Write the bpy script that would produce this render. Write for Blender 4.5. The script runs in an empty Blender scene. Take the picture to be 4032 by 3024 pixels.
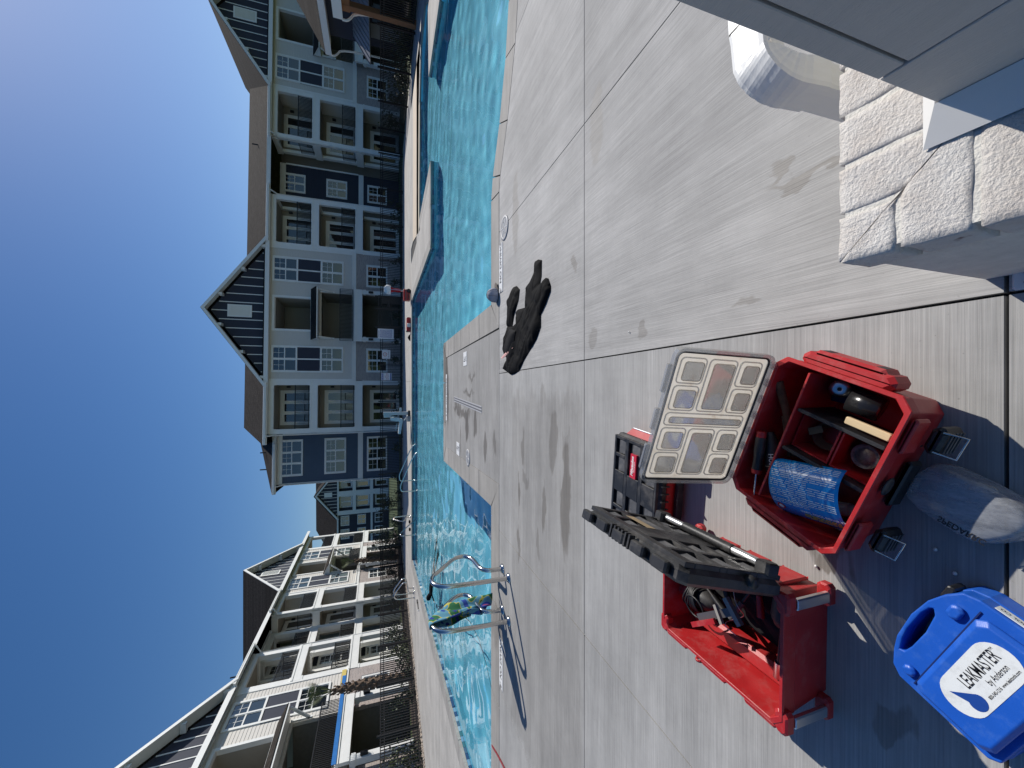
import bpy, bmesh, math, random
from mathutils import Vector, Matrix, Euler, noise
from mathutils.geometry import delaunay_2d_cdt
rad = math.radians
random.seed(7)
scene = bpy.context.scene
COL = scene.collection
# ------------------------------------------------------------------ camera
# the photograph is a portrait shot stored sideways: the camera is rolled 90 degrees
CAM_H = 1.5
PITCH = math.atan((2016 - 1498) / 1530.0)
cam_d = bpy.data.cameras.new('camera'); cam = bpy.data.objects.new('camera', cam_d); COL.objects.link(cam)
_F = Vector((0, math.cos(PITCH), -math.sin(PITCH))); _U = Vector((0, math.sin(PITCH), math.cos(PITCH))); _R = Vector((1, 0, 0))
cam.matrix_world = Matrix(((-_U.x, _R.x, -_F.x, 0), (-_U.y, _R.y, -_F.y, 0), (-_U.z, _R.z, -_F.z, CAM_H), (0, 0, 0, 1)))
cam_d.sensor_width = 36; cam_d.sensor_fit = 'HORIZONTAL'; cam_d.lens = 36 * 1530 / 4032
cam_d.clip_start = 0.02; cam_d.clip_end = 2000
scene.camera = cam
# ------------------------------------------------------------------ world, sun, exposure
SUN_EL = rad(40); SUN_AZ = math.atan2(0.755, 0.655)      # azimuth from +Y towards +X
SUN = Vector((math.sin(SUN_AZ) * math.cos(SUN_EL), math.cos(SUN_AZ) * math.cos(SUN_EL), math.sin(SUN_EL)))
world = bpy.data.worlds.new('World'); scene.world = world; world.use_nodes = True
wn = world.node_tree.nodes; wl = world.node_tree.links
sky = wn.new('ShaderNodeTexSky'); sky.sky_type = 'NISHITA'; sky.sun_disc = False
sky.sun_elevation = SUN_EL; sky.sun_rotation = SUN_AZ; sky.altitude = 0; sky.air_density = 1.0; sky.dust_density = 0.35; sky.ozone_density = 2.2
bg = wn['Background']; bg.inputs['Strength'].default_value = 0.085
sat = wn.new('ShaderNodeHueSaturation'); sat.inputs['Saturation'].default_value = 1.3; sat.inputs['Value'].default_value = 1.07; sat.inputs['Hue'].default_value = .507
wl.new(sky.outputs['Color'], sat.inputs['Color']); wl.new(sat.outputs['Color'], bg.inputs['Color'])
sun_d = bpy.data.lights.new('sun', 'SUN'); sun_d.energy = 4.6; sun_d.angle = rad(0.53); sun_d.color = (1.0, 0.955, 0.89)
sun_d.cycles.is_caustics_light = True
sun = bpy.data.objects.new('sun', sun_d); COL.objects.link(sun); sun.rotation_euler = SUN.to_track_quat('Z', 'Y').to_euler(); sun.location = (20, 20, 40)
scene.view_settings.view_transform = 'Standard'; scene.view_settings.look = 'None'; scene.view_settings.gamma = 1; scene.view_settings.use_curve_mapping = False
scene.view_settings.exposure = 0.0
scene.render.engine = 'CYCLES'
cy = scene.cycles
cy.use_denoising = True; cy.max_bounces = 8; cy.diffuse_bounces = 3; cy.glossy_bounces = 4; cy.transmission_bounces = 6; cy.transparent_max_bounces = 12
cy.caustics_reflective = False; cy.caustics_refractive = True; cy.sample_clamp_indirect = 8
# ------------------------------------------------------------------ helpers
def tag(o, label=None, cat=None, group=None, kind=None):
    if label: o['label'] = label
    if cat: o['category'] = cat
    if group: o['group'] = group
    if kind: o['kind'] = kind
    return o
def empty(name, loc=(0, 0, 0), rz=0, label=None, cat=None, group=None, rot=None):
    o = bpy.data.objects.new(name, None); COL.objects.link(o); o.empty_display_size = 0.1
    o.location = loc; o.rotation_euler = rot if rot else (0, 0, rz)
    return tag(o, label, cat, group)
class MB:
    """collects shapes; build() links them as one mesh object"""
    def __init__(s): s.v = []; s.f = []; s.m = None; s.sm = []
    def add(s, vs, fs, smooth=False):
        b = len(s.v)
        if s.m is not None: vs = [s.m @ Vector(v) for v in vs]
        s.v += [tuple(v) for v in vs]; s.f += [tuple(i + b for i in f) for f in fs]; s.sm += [smooth] * len(fs); return s
    def box(s, x0, x1, y0, y1, z0, z1):
        return s.add([(x0, y0, z0), (x1, y0, z0), (x1, y1, z0), (x0, y1, z0), (x0, y0, z1), (x1, y0, z1), (x1, y1, z1), (x0, y1, z1)],
                     [(0, 3, 2, 1), (4, 5, 6, 7), (0, 1, 5, 4), (1, 2, 6, 5), (2, 3, 7, 6), (3, 0, 4, 7)])
    def cbox(s, x0, x1, y0, y1, z0, z1, c=0.01, top=True, bot=True):
        """box with chamfered upright edges and (optional) chamfered top/bottom rims"""
        def ring(i, z):
            a, b, e, f_ = x0 + i, x1 - i, y0 + i, y1 - i; k = c
            return [(a + k, e, z), (b - k, e, z), (b, e + k, z), (b, f_ - k, z), (b - k, f_, z), (a + k, f_, z), (a, f_ - k, z), (a, e + k, z)]
        rings = []
        if bot: rings += [ring(c * .6, z0), ring(0, z0 + c * .6)]
        else: rings += [ring(0, z0)]
        if top: rings += [ring(0, z1 - c * .6), ring(c * .6, z1)]
        else: rings += [ring(0, z1)]
        vs = [p for r in rings for p in r]; n = 8; fs = [tuple(range(7, -1, -1)), tuple(range((len(rings) - 1) * n, len(rings) * n))]
        for r in range(len(rings) - 1):
            for i in range(n): j = (i + 1) % n; fs.append((r * n + i, r * n + j, r * n + n + j, r * n + n + i))
        return s.add(vs, fs)
    def prism(s, pts, z0, z1, axis='z'):
        """extrude a polygon (ccw) along an axis; pts in the two other axes (z: xy, y: xz, x: yz)"""
        n = len(pts)
        def P(p, h): return (p[0], p[1], h) if axis == 'z' else ((p[0], h, p[1]) if axis == 'y' else (h, p[0], p[1]))
        vs = [P(p, z0) for p in pts] + [P(p, z1) for p in pts]
        fs = [tuple(range(n - 1, -1, -1)), tuple(range(n, 2 * n))] + [(i, (i + 1) % n, n + (i + 1) % n, n + i) for i in range(n)]
        return s.add(vs, fs)
    def quad(s, a, b, c, d): return s.add([a, b, c, d], [(0, 1, 2, 3)])
    def bar(s, a, b, w, h=None, up=(0, 0, 1)):
        a = Vector(a); b = Vector(b); h = w if h is None else h; d = (b - a).normalized(); u = Vector(up)
        if abs(d.dot(u)) > .98: u = Vector((1, 0, 0))
        x = d.cross(u).normalized() * (w / 2); y = x.cross(d).normalized() * (h / 2)
        vs = [a - x - y, a + x - y, a + x + y, a - x + y, b - x - y, b + x - y, b + x + y, b - x + y]
        return s.add(vs, [(0, 3, 2, 1), (4, 5, 6, 7), (0, 1, 5, 4), (1, 2, 6, 5), (2, 3, 7, 6), (3, 0, 4, 7)])
    def tube(s, pts, r, n=10, caps=True, closed=False):
        pts = [Vector(p) for p in pts]; m = len(pts); rs = r if isinstance(r, (list, tuple)) else [r] * m
        t0 = (pts[1] - pts[0]).normalized(); u = Vector((0, 0, 1)) if abs(t0.z) < .9 else Vector((1, 0, 0)); u = (u - t0 * u.dot(t0)).normalized()
        vs = []
        for i, p in enumerate(pts):
            if closed: t = (pts[(i + 1) % m] - pts[i - 1]).normalized()
            else: t = (pts[min(i + 1, m - 1)] - pts[max(i - 1, 0)]).normalized()
            u = (u - t * u.dot(t)).normalized(); w = t.cross(u)
            for k in range(n): a = 2 * math.pi * k / n; vs.append(p + (u * math.cos(a) + w * math.sin(a)) * rs[i])
        fs = []
        for i in range(m if closed else m - 1):
            i2 = (i + 1) % m
            for k in range(n): k2 = (k + 1) % n; fs.append((i * n + k, i * n + k2, i2 * n + k2, i2 * n + k))
        s.add(vs, fs, True)
        if caps and not closed: s.add(vs[:n], [tuple(range(n - 1, -1, -1))]); s.add(vs[-n:], [tuple(range(n))])
        return s
    def cyl(s, c, r, h, n=20, r2=None, smooth=True):
        c = Vector(c); r2 = r if r2 is None else r2
        vs = [c + Vector((math.cos(2 * math.pi * k / n) * r, math.sin(2 * math.pi * k / n) * r, 0)) for k in range(n)] + [c + Vector((math.cos(2 * math.pi * k / n) * r2, math.sin(2 * math.pi * k / n) * r2, h)) for k in range(n)]
        s.add(vs, [(k, (k + 1) % n, n + (k + 1) % n, n + k) for k in range(n)], smooth)
        return s.add(vs, [tuple(range(n - 1, -1, -1)), tuple(range(n, 2 * n))])
    def lathe(s, prof, n=20, c=(0, 0, 0)):
        c = Vector(c); vs = []
        for r, z in prof:
            for k in range(n): a = 2 * math.pi * k / n; vs.append(c + Vector((r * math.cos(a), r * math.sin(a), z)))
        fs = []
        for i in range(len(prof) - 1):
            for k in range(n): k2 = (k + 1) % n; fs.append((i * n + k, i * n + k2, i * n + n + k2, i * n + n + k))
        return s.add(vs, fs, True)
    def ell(s, c, rx, ry, rz, nu=14, nv=9):
        vs = []; fs = []
        for j in range(nv + 1):
            ph = math.pi * j / nv - math.pi / 2
            for i in range(nu): th = 2 * math.pi * i / nu; vs.append((c[0] + rx * math.cos(ph) * math.cos(th), c[1] + ry * math.cos(ph) * math.sin(th), c[2] + rz * math.sin(ph)))
        for j in range(nv):
            for i in range(nu): i2 = (i + 1) % nu; fs.append((j * nu + i, j * nu + i2, j * nu + nu + i2, j * nu + nu + i))
        return s.add(vs, fs, True)
    def mesh(s, name, mats):
        me = bpy.data.meshes.new(name); me.from_pydata(s.v, [], s.f)
        if any(s.sm): me.polygons.foreach_set('use_smooth', s.sm)
        for m in (mats if isinstance(mats, (list, tuple)) else [mats]): me.materials.append(m)
        me.update(); return me
    def build(s, name, mat, parent=None, loc=None, rz=None):
        o = bpy.data.objects.new(name, s.mesh(name, mat)); COL.objects.link(o)
        if parent: o.parent = parent
        if loc is not None: o.location = loc
        if rz is not None: o.rotation_euler = (0, 0, rz)
        return o
def bevel(o, w, seg=2, ang=40):
    m = o.modifiers.new('bevel', 'BEVEL'); m.width = w; m.segments = seg; m.limit_method = 'ANGLE'; m.angle_limit = rad(ang); m.harden_normals = False
    return o
def share(name, me, parent=None, loc=(0, 0, 0), rot=(0, 0, 0), scale=None):
    o = bpy.data.objects.new(name, me); COL.objects.link(o)
    if parent: o.parent = parent
    o.location = loc; o.rotation_euler = rot
    if scale: o.scale = scale
    return o
def copy_tree(o, parent=None):
    c = o.copy(); COL.objects.link(c)
    if parent: c.parent = parent
    for ch in o.children: copy_tree(ch, c)
    return c
def kids(o):
    out = []
    for c in o.children: out.append(c); out += kids(c)
    return out
def text_mesh(txt, size, depth=0.0008, shear=0, sx=1.0, bold=0.0, align='CENTER'):
    cu = bpy.data.curves.new('t', 'FONT'); cu.body = txt; cu.size = size; cu.extrude = depth; cu.align_x = align; cu.align_y = 'CENTER'; cu.shear = shear; cu.offset = bold; cu.resolution_u = 3
    ob = bpy.data.objects.new('t', cu); COL.objects.link(ob)
    dg = bpy.context.evaluated_depsgraph_get(); me = bpy.data.meshes.new_from_object(ob.evaluated_get(dg))
    bpy.data.objects.remove(ob); bpy.data.curves.remove(cu)
    if sx != 1.0: me.transform(Matrix.Diagonal((sx, 1, 1, 1)))
    return me
def lettering(name, txt, size, mat, parent, mtx, **kw):
    me = text_mesh(txt, size, **kw); me.materials.clear(); me.materials.append(mat); me.name = name
    me.transform(mtx); o = bpy.data.objects.new(name, me); COL.objects.link(o); o.parent = parent
    return o
def inpoly(x, y, poly):
    r = False; n = len(poly)
    for i in range(n):
        x1, y1 = poly[i]; x2, y2 = poly[i - 1]
        if (y1 > y) != (y2 > y) and x < (x2 - x1) * (y - y1) / (y2 - y1) + x1: r = not r
    return r
# ------------------------------------------------------------------ materials
def N(nt, t, **kw):
    n = nt.nodes.new('ShaderNode' + t)
    for k, v in kw.items():
        if k.startswith('i_'):
            key = k[2:].replace('_', ' '); n.inputs[key].default_value = v
        else: setattr(n, k, v)
    return n
def newmat(name):
    m = bpy.data.materials.new(name); m.use_nodes = True; return m, m.node_tree, m.node_tree.nodes['Principled BSDF']
def mat(name, col, rough=.6, metal=0, var=.12, vs=6, bump=0, bs=60, spec=.5, stretch=(1, 1, 1), coat=0, dirt=None, dirt_amt=.5, ds=4):
    m, nt, p = newmat(name); L = nt.links.new
    p.inputs['Roughness'].default_value = rough; p.inputs['Metallic'].default_value = metal; p.inputs['Specular IOR Level'].default_value = spec; p.inputs['Coat Weight'].default_value = coat
    tc = N(nt, 'TexCoord'); mp = N(nt, 'Mapping'); mp.inputs['Scale'].default_value = stretch; L(tc.outputs['Object'], mp.inputs['Vector'])
    nz = N(nt, 'TexNoise', i_Scale=vs, i_Detail=6.0, i_Roughness=.6); L(mp.outputs['Vector'], nz.inputs['Vector'])
    rp = N(nt, 'MapRange'); rp.inputs['From Min'].default_value = .25; rp.inputs['From Max'].default_value = .75; rp.inputs['To Min'].default_value = 1 - var; rp.inputs['To Max'].default_value = 1 + var
    L(nz.outputs['Fac'], rp.inputs['Value'])
    hv = N(nt, 'HueSaturation'); hv.inputs['Color'].default_value = (*col, 1); L(rp.outputs['Result'], hv.inputs['Value'])
    out = hv.outputs['Color']
    if dirt:
        n2 = N(nt, 'TexNoise', i_Scale=ds, i_Detail=8.0, i_Roughness=.7); L(tc.outputs['Object'], n2.inputs['Vector'])
        r2 = N(nt, 'MapRange'); r2.inputs['From Min'].default_value = .5; r2.inputs['From Max'].default_value = .72; r2.inputs['To Max'].default_value = dirt_amt; L(n2.outputs['Fac'], r2.inputs['Value'])
        mx = N(nt, 'Mix', data_type='RGBA'); mx.inputs['B'].default_value = (*dirt, 1); L(out, mx.inputs['A']); L(r2.outputs['Result'], mx.inputs['Factor']); out = mx.outputs['Result']
        ra = N(nt, 'MapRange'); ra.inputs['To Min'].default_value = rough; ra.inputs['To Max'].default_value = min(1, rough + .3); L(r2.outputs['Result'], ra.inputs['Value']); L(ra.outputs['Result'], p.inputs['Roughness'])
    L(out, p.inputs['Base Color'])
    if bump:
        nb = N(nt, 'TexNoise', i_Scale=bs, i_Detail=5.0); L(mp.outputs['Vector'], nb.inputs['Vector'])
        bp = N(nt, 'Bump', i_Strength=bump, i_Distance=.01); L(nb.outputs['Fac'], bp.inputs['Height']); L(bp.outputs['Normal'], p.inputs['Normal'])
    return m
# ------------------------------------------------------------------ named materials
def concrete(name, along, base=(.366, .36, .343), stains=(), patches=(), lap=1.0):
    m, nt, p = newmat(name); L = nt.links.new
    geo = N(nt, 'NewGeometry'); P = geo.outputs['Position']
    oi = N(nt, 'ObjectInfo')
    def noise_(scale, sc, det=4, rough=.6):
        mp = N(nt, 'Mapping'); mp.inputs['Scale'].default_value = sc; L(P, mp.inputs['Vector'])
        nz = N(nt, 'TexNoise', i_Scale=scale, i_Detail=float(det), i_Roughness=rough); L(mp.outputs['Vector'], nz.inputs['Vector']); return nz.outputs['Fac']
    def st(a, c): return (a, c, 1) if along == 'x' else (c, a, 1)
    def rng(src, a, b, c, d):
        r = N(nt, 'MapRange'); L(src, r.inputs['Value'])
        for k, v in zip(('From Min', 'From Max', 'To Min', 'To Max'), (a, b, c, d)): r.inputs[k].default_value = v
        return r.outputs['Result']
    def mul(a, b):
        n = N(nt, 'Math', operation='MULTIPLY'); L(a, n.inputs[0])
        if isinstance(b, float): n.inputs[1].default_value = b
        else: L(b, n.inputs[1])
        return n.outputs[0]
    fine = noise_(1, st(2.6, 190), 3); mid = noise_(1, st(.7, 26), 4); big = noise_(.9, (1, 1, 1), 6, .65); spot = noise_(14, (1, 1, 1), 8, .7); broad = noise_(1, st(.35, 5), 3)
    v = mul(rng(fine, .3, .7, .81, 1.14), rng(mid, .3, .7, .93, 1.06))
    v = mul(v, rng(big, .3, .7, .8, 1.12)); v = mul(v, rng(broad, .3, .7, .88, 1.1)); v = mul(v, rng(spot, .35, .65, .97, 1.03)); v = mul(v, rng(oi.outputs['Random'], 0, 1, .95, 1.04))
    # tiny dark pits
    pit = noise_(90, (1, 1, 1), 2, .5); v = mul(v, rng(pit, .22, .3, .75, 1.0))
    hv = N(nt, 'HueSaturation'); hv.inputs['Color'].default_value = (*base, 1); L(v, hv.inputs['Value'])
    col = hv.outputs['Color']
    rough = None
    if stains or patches:
        dn = N(nt, 'TexNoise', i_Scale=5.0, i_Detail=4.0); mpd = N(nt, 'Mapping'); mpd.inputs['Scale'].default_value = (.6, 1.6, 1) if along == 'x' else (1.6, .6, 1); L(P, mpd.inputs['Vector']); L(mpd.outputs['Vector'], dn.inputs['Vector'])
        sub = N(nt, 'VectorMath', operation='SUBTRACT'); L(dn.outputs['Color'], sub.inputs[0]); sub.inputs[1].default_value = (.5, .5, .5)
        sc = N(nt, 'VectorMath', operation='MULTIPLY'); L(sub.outputs[0], sc.inputs[0]); sc.inputs[1].default_value = (.55, .22, 0)
        ad = N(nt, 'VectorMath', operation='ADD'); L(P, ad.inputs[0]); L(sc.outputs[0], ad.inputs[1])
        acc = None
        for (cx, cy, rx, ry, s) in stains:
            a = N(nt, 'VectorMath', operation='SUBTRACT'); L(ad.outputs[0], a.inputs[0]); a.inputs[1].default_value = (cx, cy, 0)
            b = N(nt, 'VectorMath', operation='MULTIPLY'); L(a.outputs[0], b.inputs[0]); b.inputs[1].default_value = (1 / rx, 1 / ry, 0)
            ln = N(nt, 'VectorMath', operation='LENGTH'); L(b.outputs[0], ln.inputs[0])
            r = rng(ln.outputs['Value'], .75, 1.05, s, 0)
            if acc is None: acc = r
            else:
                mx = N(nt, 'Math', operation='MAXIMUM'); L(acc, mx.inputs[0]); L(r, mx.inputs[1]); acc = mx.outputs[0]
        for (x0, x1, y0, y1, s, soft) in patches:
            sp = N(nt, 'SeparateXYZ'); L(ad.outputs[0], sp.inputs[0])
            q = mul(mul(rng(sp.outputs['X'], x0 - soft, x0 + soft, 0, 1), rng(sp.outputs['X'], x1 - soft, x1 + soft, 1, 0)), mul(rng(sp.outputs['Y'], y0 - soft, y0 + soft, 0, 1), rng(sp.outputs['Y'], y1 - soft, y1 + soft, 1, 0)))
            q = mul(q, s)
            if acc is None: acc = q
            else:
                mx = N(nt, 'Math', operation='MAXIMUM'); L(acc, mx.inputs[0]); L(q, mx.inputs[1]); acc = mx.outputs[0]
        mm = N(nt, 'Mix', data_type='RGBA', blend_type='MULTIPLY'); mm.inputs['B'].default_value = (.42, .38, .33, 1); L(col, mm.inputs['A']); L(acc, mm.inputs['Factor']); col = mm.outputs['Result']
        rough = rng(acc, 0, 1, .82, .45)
    L(col, p.inputs['Base Color']); p.inputs['Roughness'].default_value = .85
    if rough: L(rough, p.inputs['Roughness'])
    p.inputs['Specular IOR Level'].default_value = .3
    bsum = N(nt, 'Math', operation='ADD'); L(fine, bsum.inputs[0]); L(mul(spot, .4), bsum.inputs[1])
    bp = N(nt, 'Bump', i_Strength=.28, i_Distance=.004); L(bsum.outputs[0], bp.inputs['Height']); L(bp.outputs['Normal'], p.inputs['Normal'])
    return m
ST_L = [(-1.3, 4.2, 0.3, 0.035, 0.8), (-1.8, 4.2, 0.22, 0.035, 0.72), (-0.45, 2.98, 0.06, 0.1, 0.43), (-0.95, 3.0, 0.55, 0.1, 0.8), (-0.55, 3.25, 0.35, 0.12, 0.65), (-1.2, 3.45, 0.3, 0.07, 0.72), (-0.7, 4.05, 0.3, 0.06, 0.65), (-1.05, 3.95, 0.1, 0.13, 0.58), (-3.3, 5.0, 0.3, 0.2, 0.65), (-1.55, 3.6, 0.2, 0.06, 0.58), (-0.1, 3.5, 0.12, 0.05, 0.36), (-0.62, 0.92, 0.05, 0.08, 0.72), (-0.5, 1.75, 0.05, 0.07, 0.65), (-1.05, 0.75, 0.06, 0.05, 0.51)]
ST_P = [(0.2, 9.3, 0.75, 0.16, 0.95), (-0.35, 9.12, 0.75, 0.1, 0.95), (-0.55, 7.55, 0.1, 0.9, 0.8), (-0.8, 7.0, 0.3, 0.16, 0.87), (-0.45, 7.9, 0.1, 0.4, 0.72), (-0.15, 6.9, 0.05, 0.5, 0.72), (0.1, 6.6, 0.06, 0.3, 0.58), (-0.65, 6.35, 0.3, 0.1, 0.8), (-1.1, 7.6, 0.3, 0.05, 0.58), (-1.5, 7.0, 0.05, 0.5, 0.72), (-1.0, 5.7, 0.25, 0.09, 0.72), (-0.85, 5.2, 0.2, 0.07, 0.58)]
ST_R = [(1.98, 4.3, 0.5, 0.12, 0.42), (0.95, 2.85, 0.1, 0.06, 0.48), (0.33, 2.0, 0.05, 0.05, 0.42), (0.31, 1.3, 0.04, 0.06, 0.42), (0.36, 2.55, 0.12, 0.05, 0.36), (1.9, 2.5, 0.3, 0.1, 0.36), (0.78, 1.0, 0.03, 0.16, 0.54)]
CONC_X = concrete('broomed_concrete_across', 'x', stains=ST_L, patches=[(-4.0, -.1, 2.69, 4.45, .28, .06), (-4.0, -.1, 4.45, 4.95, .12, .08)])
CONC_Y = concrete('broomed_concrete_along', 'y', base=(.402, .393, .374), stains=ST_R)
CONC_P = concrete('broomed_concrete_peninsula', 'x', base=(.325, .317, .3), stains=ST_P)
CONC_F = concrete('broomed_concrete_far', 'x', base=(.44, .42, .385))
COPE = concrete('coping_concrete', 'x', base=(.34, .325, .298), stains=[(-3.3, 5.15, .35, .2, .4), (.35, 9.58, .9, .25, .7), (-.6, 9.6, .5, .25, .55)])
JOINT = mat('joint_filler', (.035, .034, .033), .9)
TAN = mat('tan_plaster', (.55, .46, .35), .8, var=.08, vs=3)
PLASTER = mat('pool_plaster', (.24, .74, .92), .7, var=.08, vs=1.5)
TILE = [mat('waterline_tile_%s' % n, c, .2, var=.15, vs=3) for n, c in (('navy', (.03, .07, .16)), ('slate', (.07, .13, .2)), ('sky', (.16, .3, .42)), ('pale', (.3, .42, .5)), ('teal', (.05, .16, .19)))]
WHITE_TILE = mat('white_tile', (.8, .8, .78), .35, var=.05)
INK = mat('black_print', (.015, .015, .018), .5, var=0)
STEEL = mat('stainless_steel', (.62, .6, .57), .16, 1, var=.06, vs=20, bump=.02, bs=200)
ALU = mat('brushed_aluminium', (.72, .72, .72), .3, 1, var=.05)
BLACK_METAL = mat('black_powder_coat', (.012, .012, .014), .45, 0, var=.15, spec=.4)
WHITE_TRIM = mat('white_trim_paint', (.82, .82, .79), .55, var=.04, vs=2)
WHITE_PVC = mat('white_downspout', (.75, .75, .72), .4, var=.05, vs=4)
GREY_PANEL = mat('grey_fibre_cement', (.53, .5, .465), .75, var=.06, vs=2, bump=.35, bs=40, stretch=(1, 1, 14))
SIDING = mat('greige_lap_siding', (.64, .61, .56), .75, var=.05, vs=2, bump=.2, bs=20, stretch=(1, 1, 8))
NAVY = mat('navy_panel', (.026, .031, .052), .7, var=.08, vs=2)
BLUE_SIDING = mat('slate_blue_siding', (.07, .105, .16), .75, var=.06, vs=2)
TAUPE = mat('taupe_balcony_wall', (.33, .3, .25), .8, var=.05, vs=2)
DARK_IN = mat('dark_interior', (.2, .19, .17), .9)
def brickmat(name, c1, c2, cm, sc):
    m, nt, p = newmat(name); L = nt.links.new
    tc = N(nt, 'TexCoord'); b = N(nt, 'TexBrick'); sep = N(nt, 'SeparateXYZ'); cmb = N(nt, 'CombineXYZ'); add = N(nt, 'Math', operation='ADD')
    L(tc.outputs['Object'], sep.inputs[0]); L(sep.outputs['X'], add.inputs[0]); L(sep.outputs['Y'], add.inputs[1]); L(add.outputs[0], cmb.inputs['X']); L(sep.outputs['Z'], cmb.inputs['Y']); L(cmb.outputs[0], b.inputs['Vector'])
    b.inputs['Color1'].default_value = (*c1, 1); b.inputs['Color2'].default_value = (*c2, 1); b.inputs['Mortar'].default_value = (*cm, 1); b.inputs['Scale'].default_value = sc
    b.inputs['Mortar Size'].default_value = .012; b.inputs['Brick Width'].default_value = .22; b.inputs['Row Height'].default_value = .075
    L(b.outputs['Color'], p.inputs['Base Color']); p.inputs['Roughness'].default_value = .85
    bp = N(nt, 'Bump', i_Strength=.4, i_Distance=.01, invert=True); L(b.outputs['Fac'], bp.inputs['Height']); L(bp.outputs['Normal'], p.inputs['Normal']); return m
BRICK_FAR = brickmat('whitewashed_brick_wall', (.44, .37, .34), (.3, .25, .24), (.46, .43, .4), 1)
GLASS, _nt, _p = newmat('window_glass'); _p.inputs['Base Color'].default_value = (.012, .016, .02, 1); _p.inputs['Roughness'].default_value = .02; _p.inputs['IOR'].default_value = 1.95
_nz = N(_nt, 'TexNoise', i_Scale=.8, i_Detail=1.0); _bp = N(_nt, 'Bump', i_Strength=.06, i_Distance=.05); _nt.links.new(_nz.outputs['Fac'], _bp.inputs['Height']); _nt.links.new(_bp.outputs['Normal'], _p.inputs['Normal'])
def shingles(name, col):
    m, nt, p = newmat(name); L = nt.links.new; tc = N(nt, 'TexCoord'); b = N(nt, 'TexBrick')
    sep = N(nt, 'SeparateXYZ'); cmb = N(nt, 'CombineXYZ'); L(tc.outputs['Object'], sep.inputs[0]); L(sep.outputs['X'], cmb.inputs['X']); L(sep.outputs['Z'], cmb.inputs['Y']); L(cmb.outputs[0], b.inputs['Vector'])
    b.inputs['Color1'].default_value = (*[c * 1.25 for c in col], 1); b.inputs['Color2'].default_value = (*[c * .75 for c in col], 1); b.inputs['Mortar'].default_value = (*[c * .5 for c in col], 1)
    b.inputs['Scale'].default_value = 1; b.inputs['Brick Width'].default_value = .3; b.inputs['Row Height'].default_value = .075; b.inputs['Mortar Size'].default_value = .008
    nz = N(nt, 'TexNoise', i_Scale=7.0, i_Detail=6.0); L(tc.outputs['Object'], nz.inputs['Vector']); mx = N(nt, 'Mix', data_type='RGBA', blend_type='OVERLAY'); mx.inputs['Factor'].default_value = .6; L(b.outputs['Color'], mx.inputs['A']); L(nz.outputs['Fac'], mx.inputs['B'])
    L(mx.outputs['Result'], p.inputs['Base Color']); p.inputs['Roughness'].default_value = .95; p.inputs['Specular IOR Level'].default_value = .04; bp = N(nt, 'Bump', i_Strength=.2, i_Distance=.01); L(b.outputs['Color'], bp.inputs['Height']); L(bp.outputs['Normal'], p.inputs['Normal']); return m
SHINGLE = shingles('asphalt_shingles', (.05, .044, .039))
RED = mat('red_toolbox_plastic', (.42, .018, .02), .42, var=.12, vs=14, bump=.06, bs=300, dirt=(.45, .3, .27), dirt_amt=.22, ds=16)
BLK = mat('black_toolbox_plastic', (.018, .018, .019), .45, var=.2, vs=12, bump=.08, bs=300, dirt=(.13, .12, .11), dirt_amt=.55, ds=9)
BLK2 = mat('grey_scuffed_plastic', (.1, .1, .102), .55, var=.3, vs=20, dirt=(.3, .28, .26), dirt_amt=.5, ds=18)
BLUE_CASE = mat('blue_case_plastic', (.012, .1, .5), .4, var=.1, vs=10, bump=.05, bs=400, dirt=(.08, .2, .55), dirt_amt=.4, ds=22)
LABEL_WHITE = mat('white_label', (.78, .8, .78), .5, var=.03, dirt=(.35, .34, .32), dirt_amt=.35, ds=30)
LABEL_RED = mat('red_label', (.5, .02, .04), .4, var=.05)
NEOPRENE = mat('black_neoprene', (.006, .006, .0065), .8, var=.25, vs=30, bump=.1, bs=500, spec=.1)
NEO2 = mat('charcoal_neoprene', (.013, .013, .014), .8, var=.2, vs=30, spec=.12)
SKIN = mat('pink_lining', (.7, .4, .36), .8)
MULCH = mat('mulch', (.05, .035, .025), .95, var=.5, vs=12, bump=.8, bs=40)
LAWN = mat('lawn', (.06, .085, .03), .95, var=.4, vs=3, bump=.6, bs=80)
LEAF = mat('dark_green_leaf', (.035, .06, .02), .55, var=.4, vs=3)
LEAF2 = mat('olive_leaf', (.08, .1, .035), .55, var=.4, vs=3)
BARK = mat('palm_bark', (.16, .11, .075), .9, var=.4, vs=10, bump=.5, bs=40)
WOOD = mat('stained_cedar', (.26, .115, .05), .6, var=.25, vs=3, stretch=(1, 1, .1))
PEBBLE = mat('river_pebble', (.36, .3, .24), .75, var=.35, vs=3)
METAL_ROOF = mat('grey_metal_awning', (.22, .23, .25), .45, .2, var=.05)
# water: refracting surface, ripples are real geometry
WATER, _nt, _p = newmat('pool_water'); _p.inputs['Base Color'].default_value = (.86, .97, .99, 1); _p.inputs['Roughness'].default_value = 0; _p.inputs['IOR'].default_value = 1.33; _p.inputs['Transmission Weight'].default_value = 1
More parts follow.
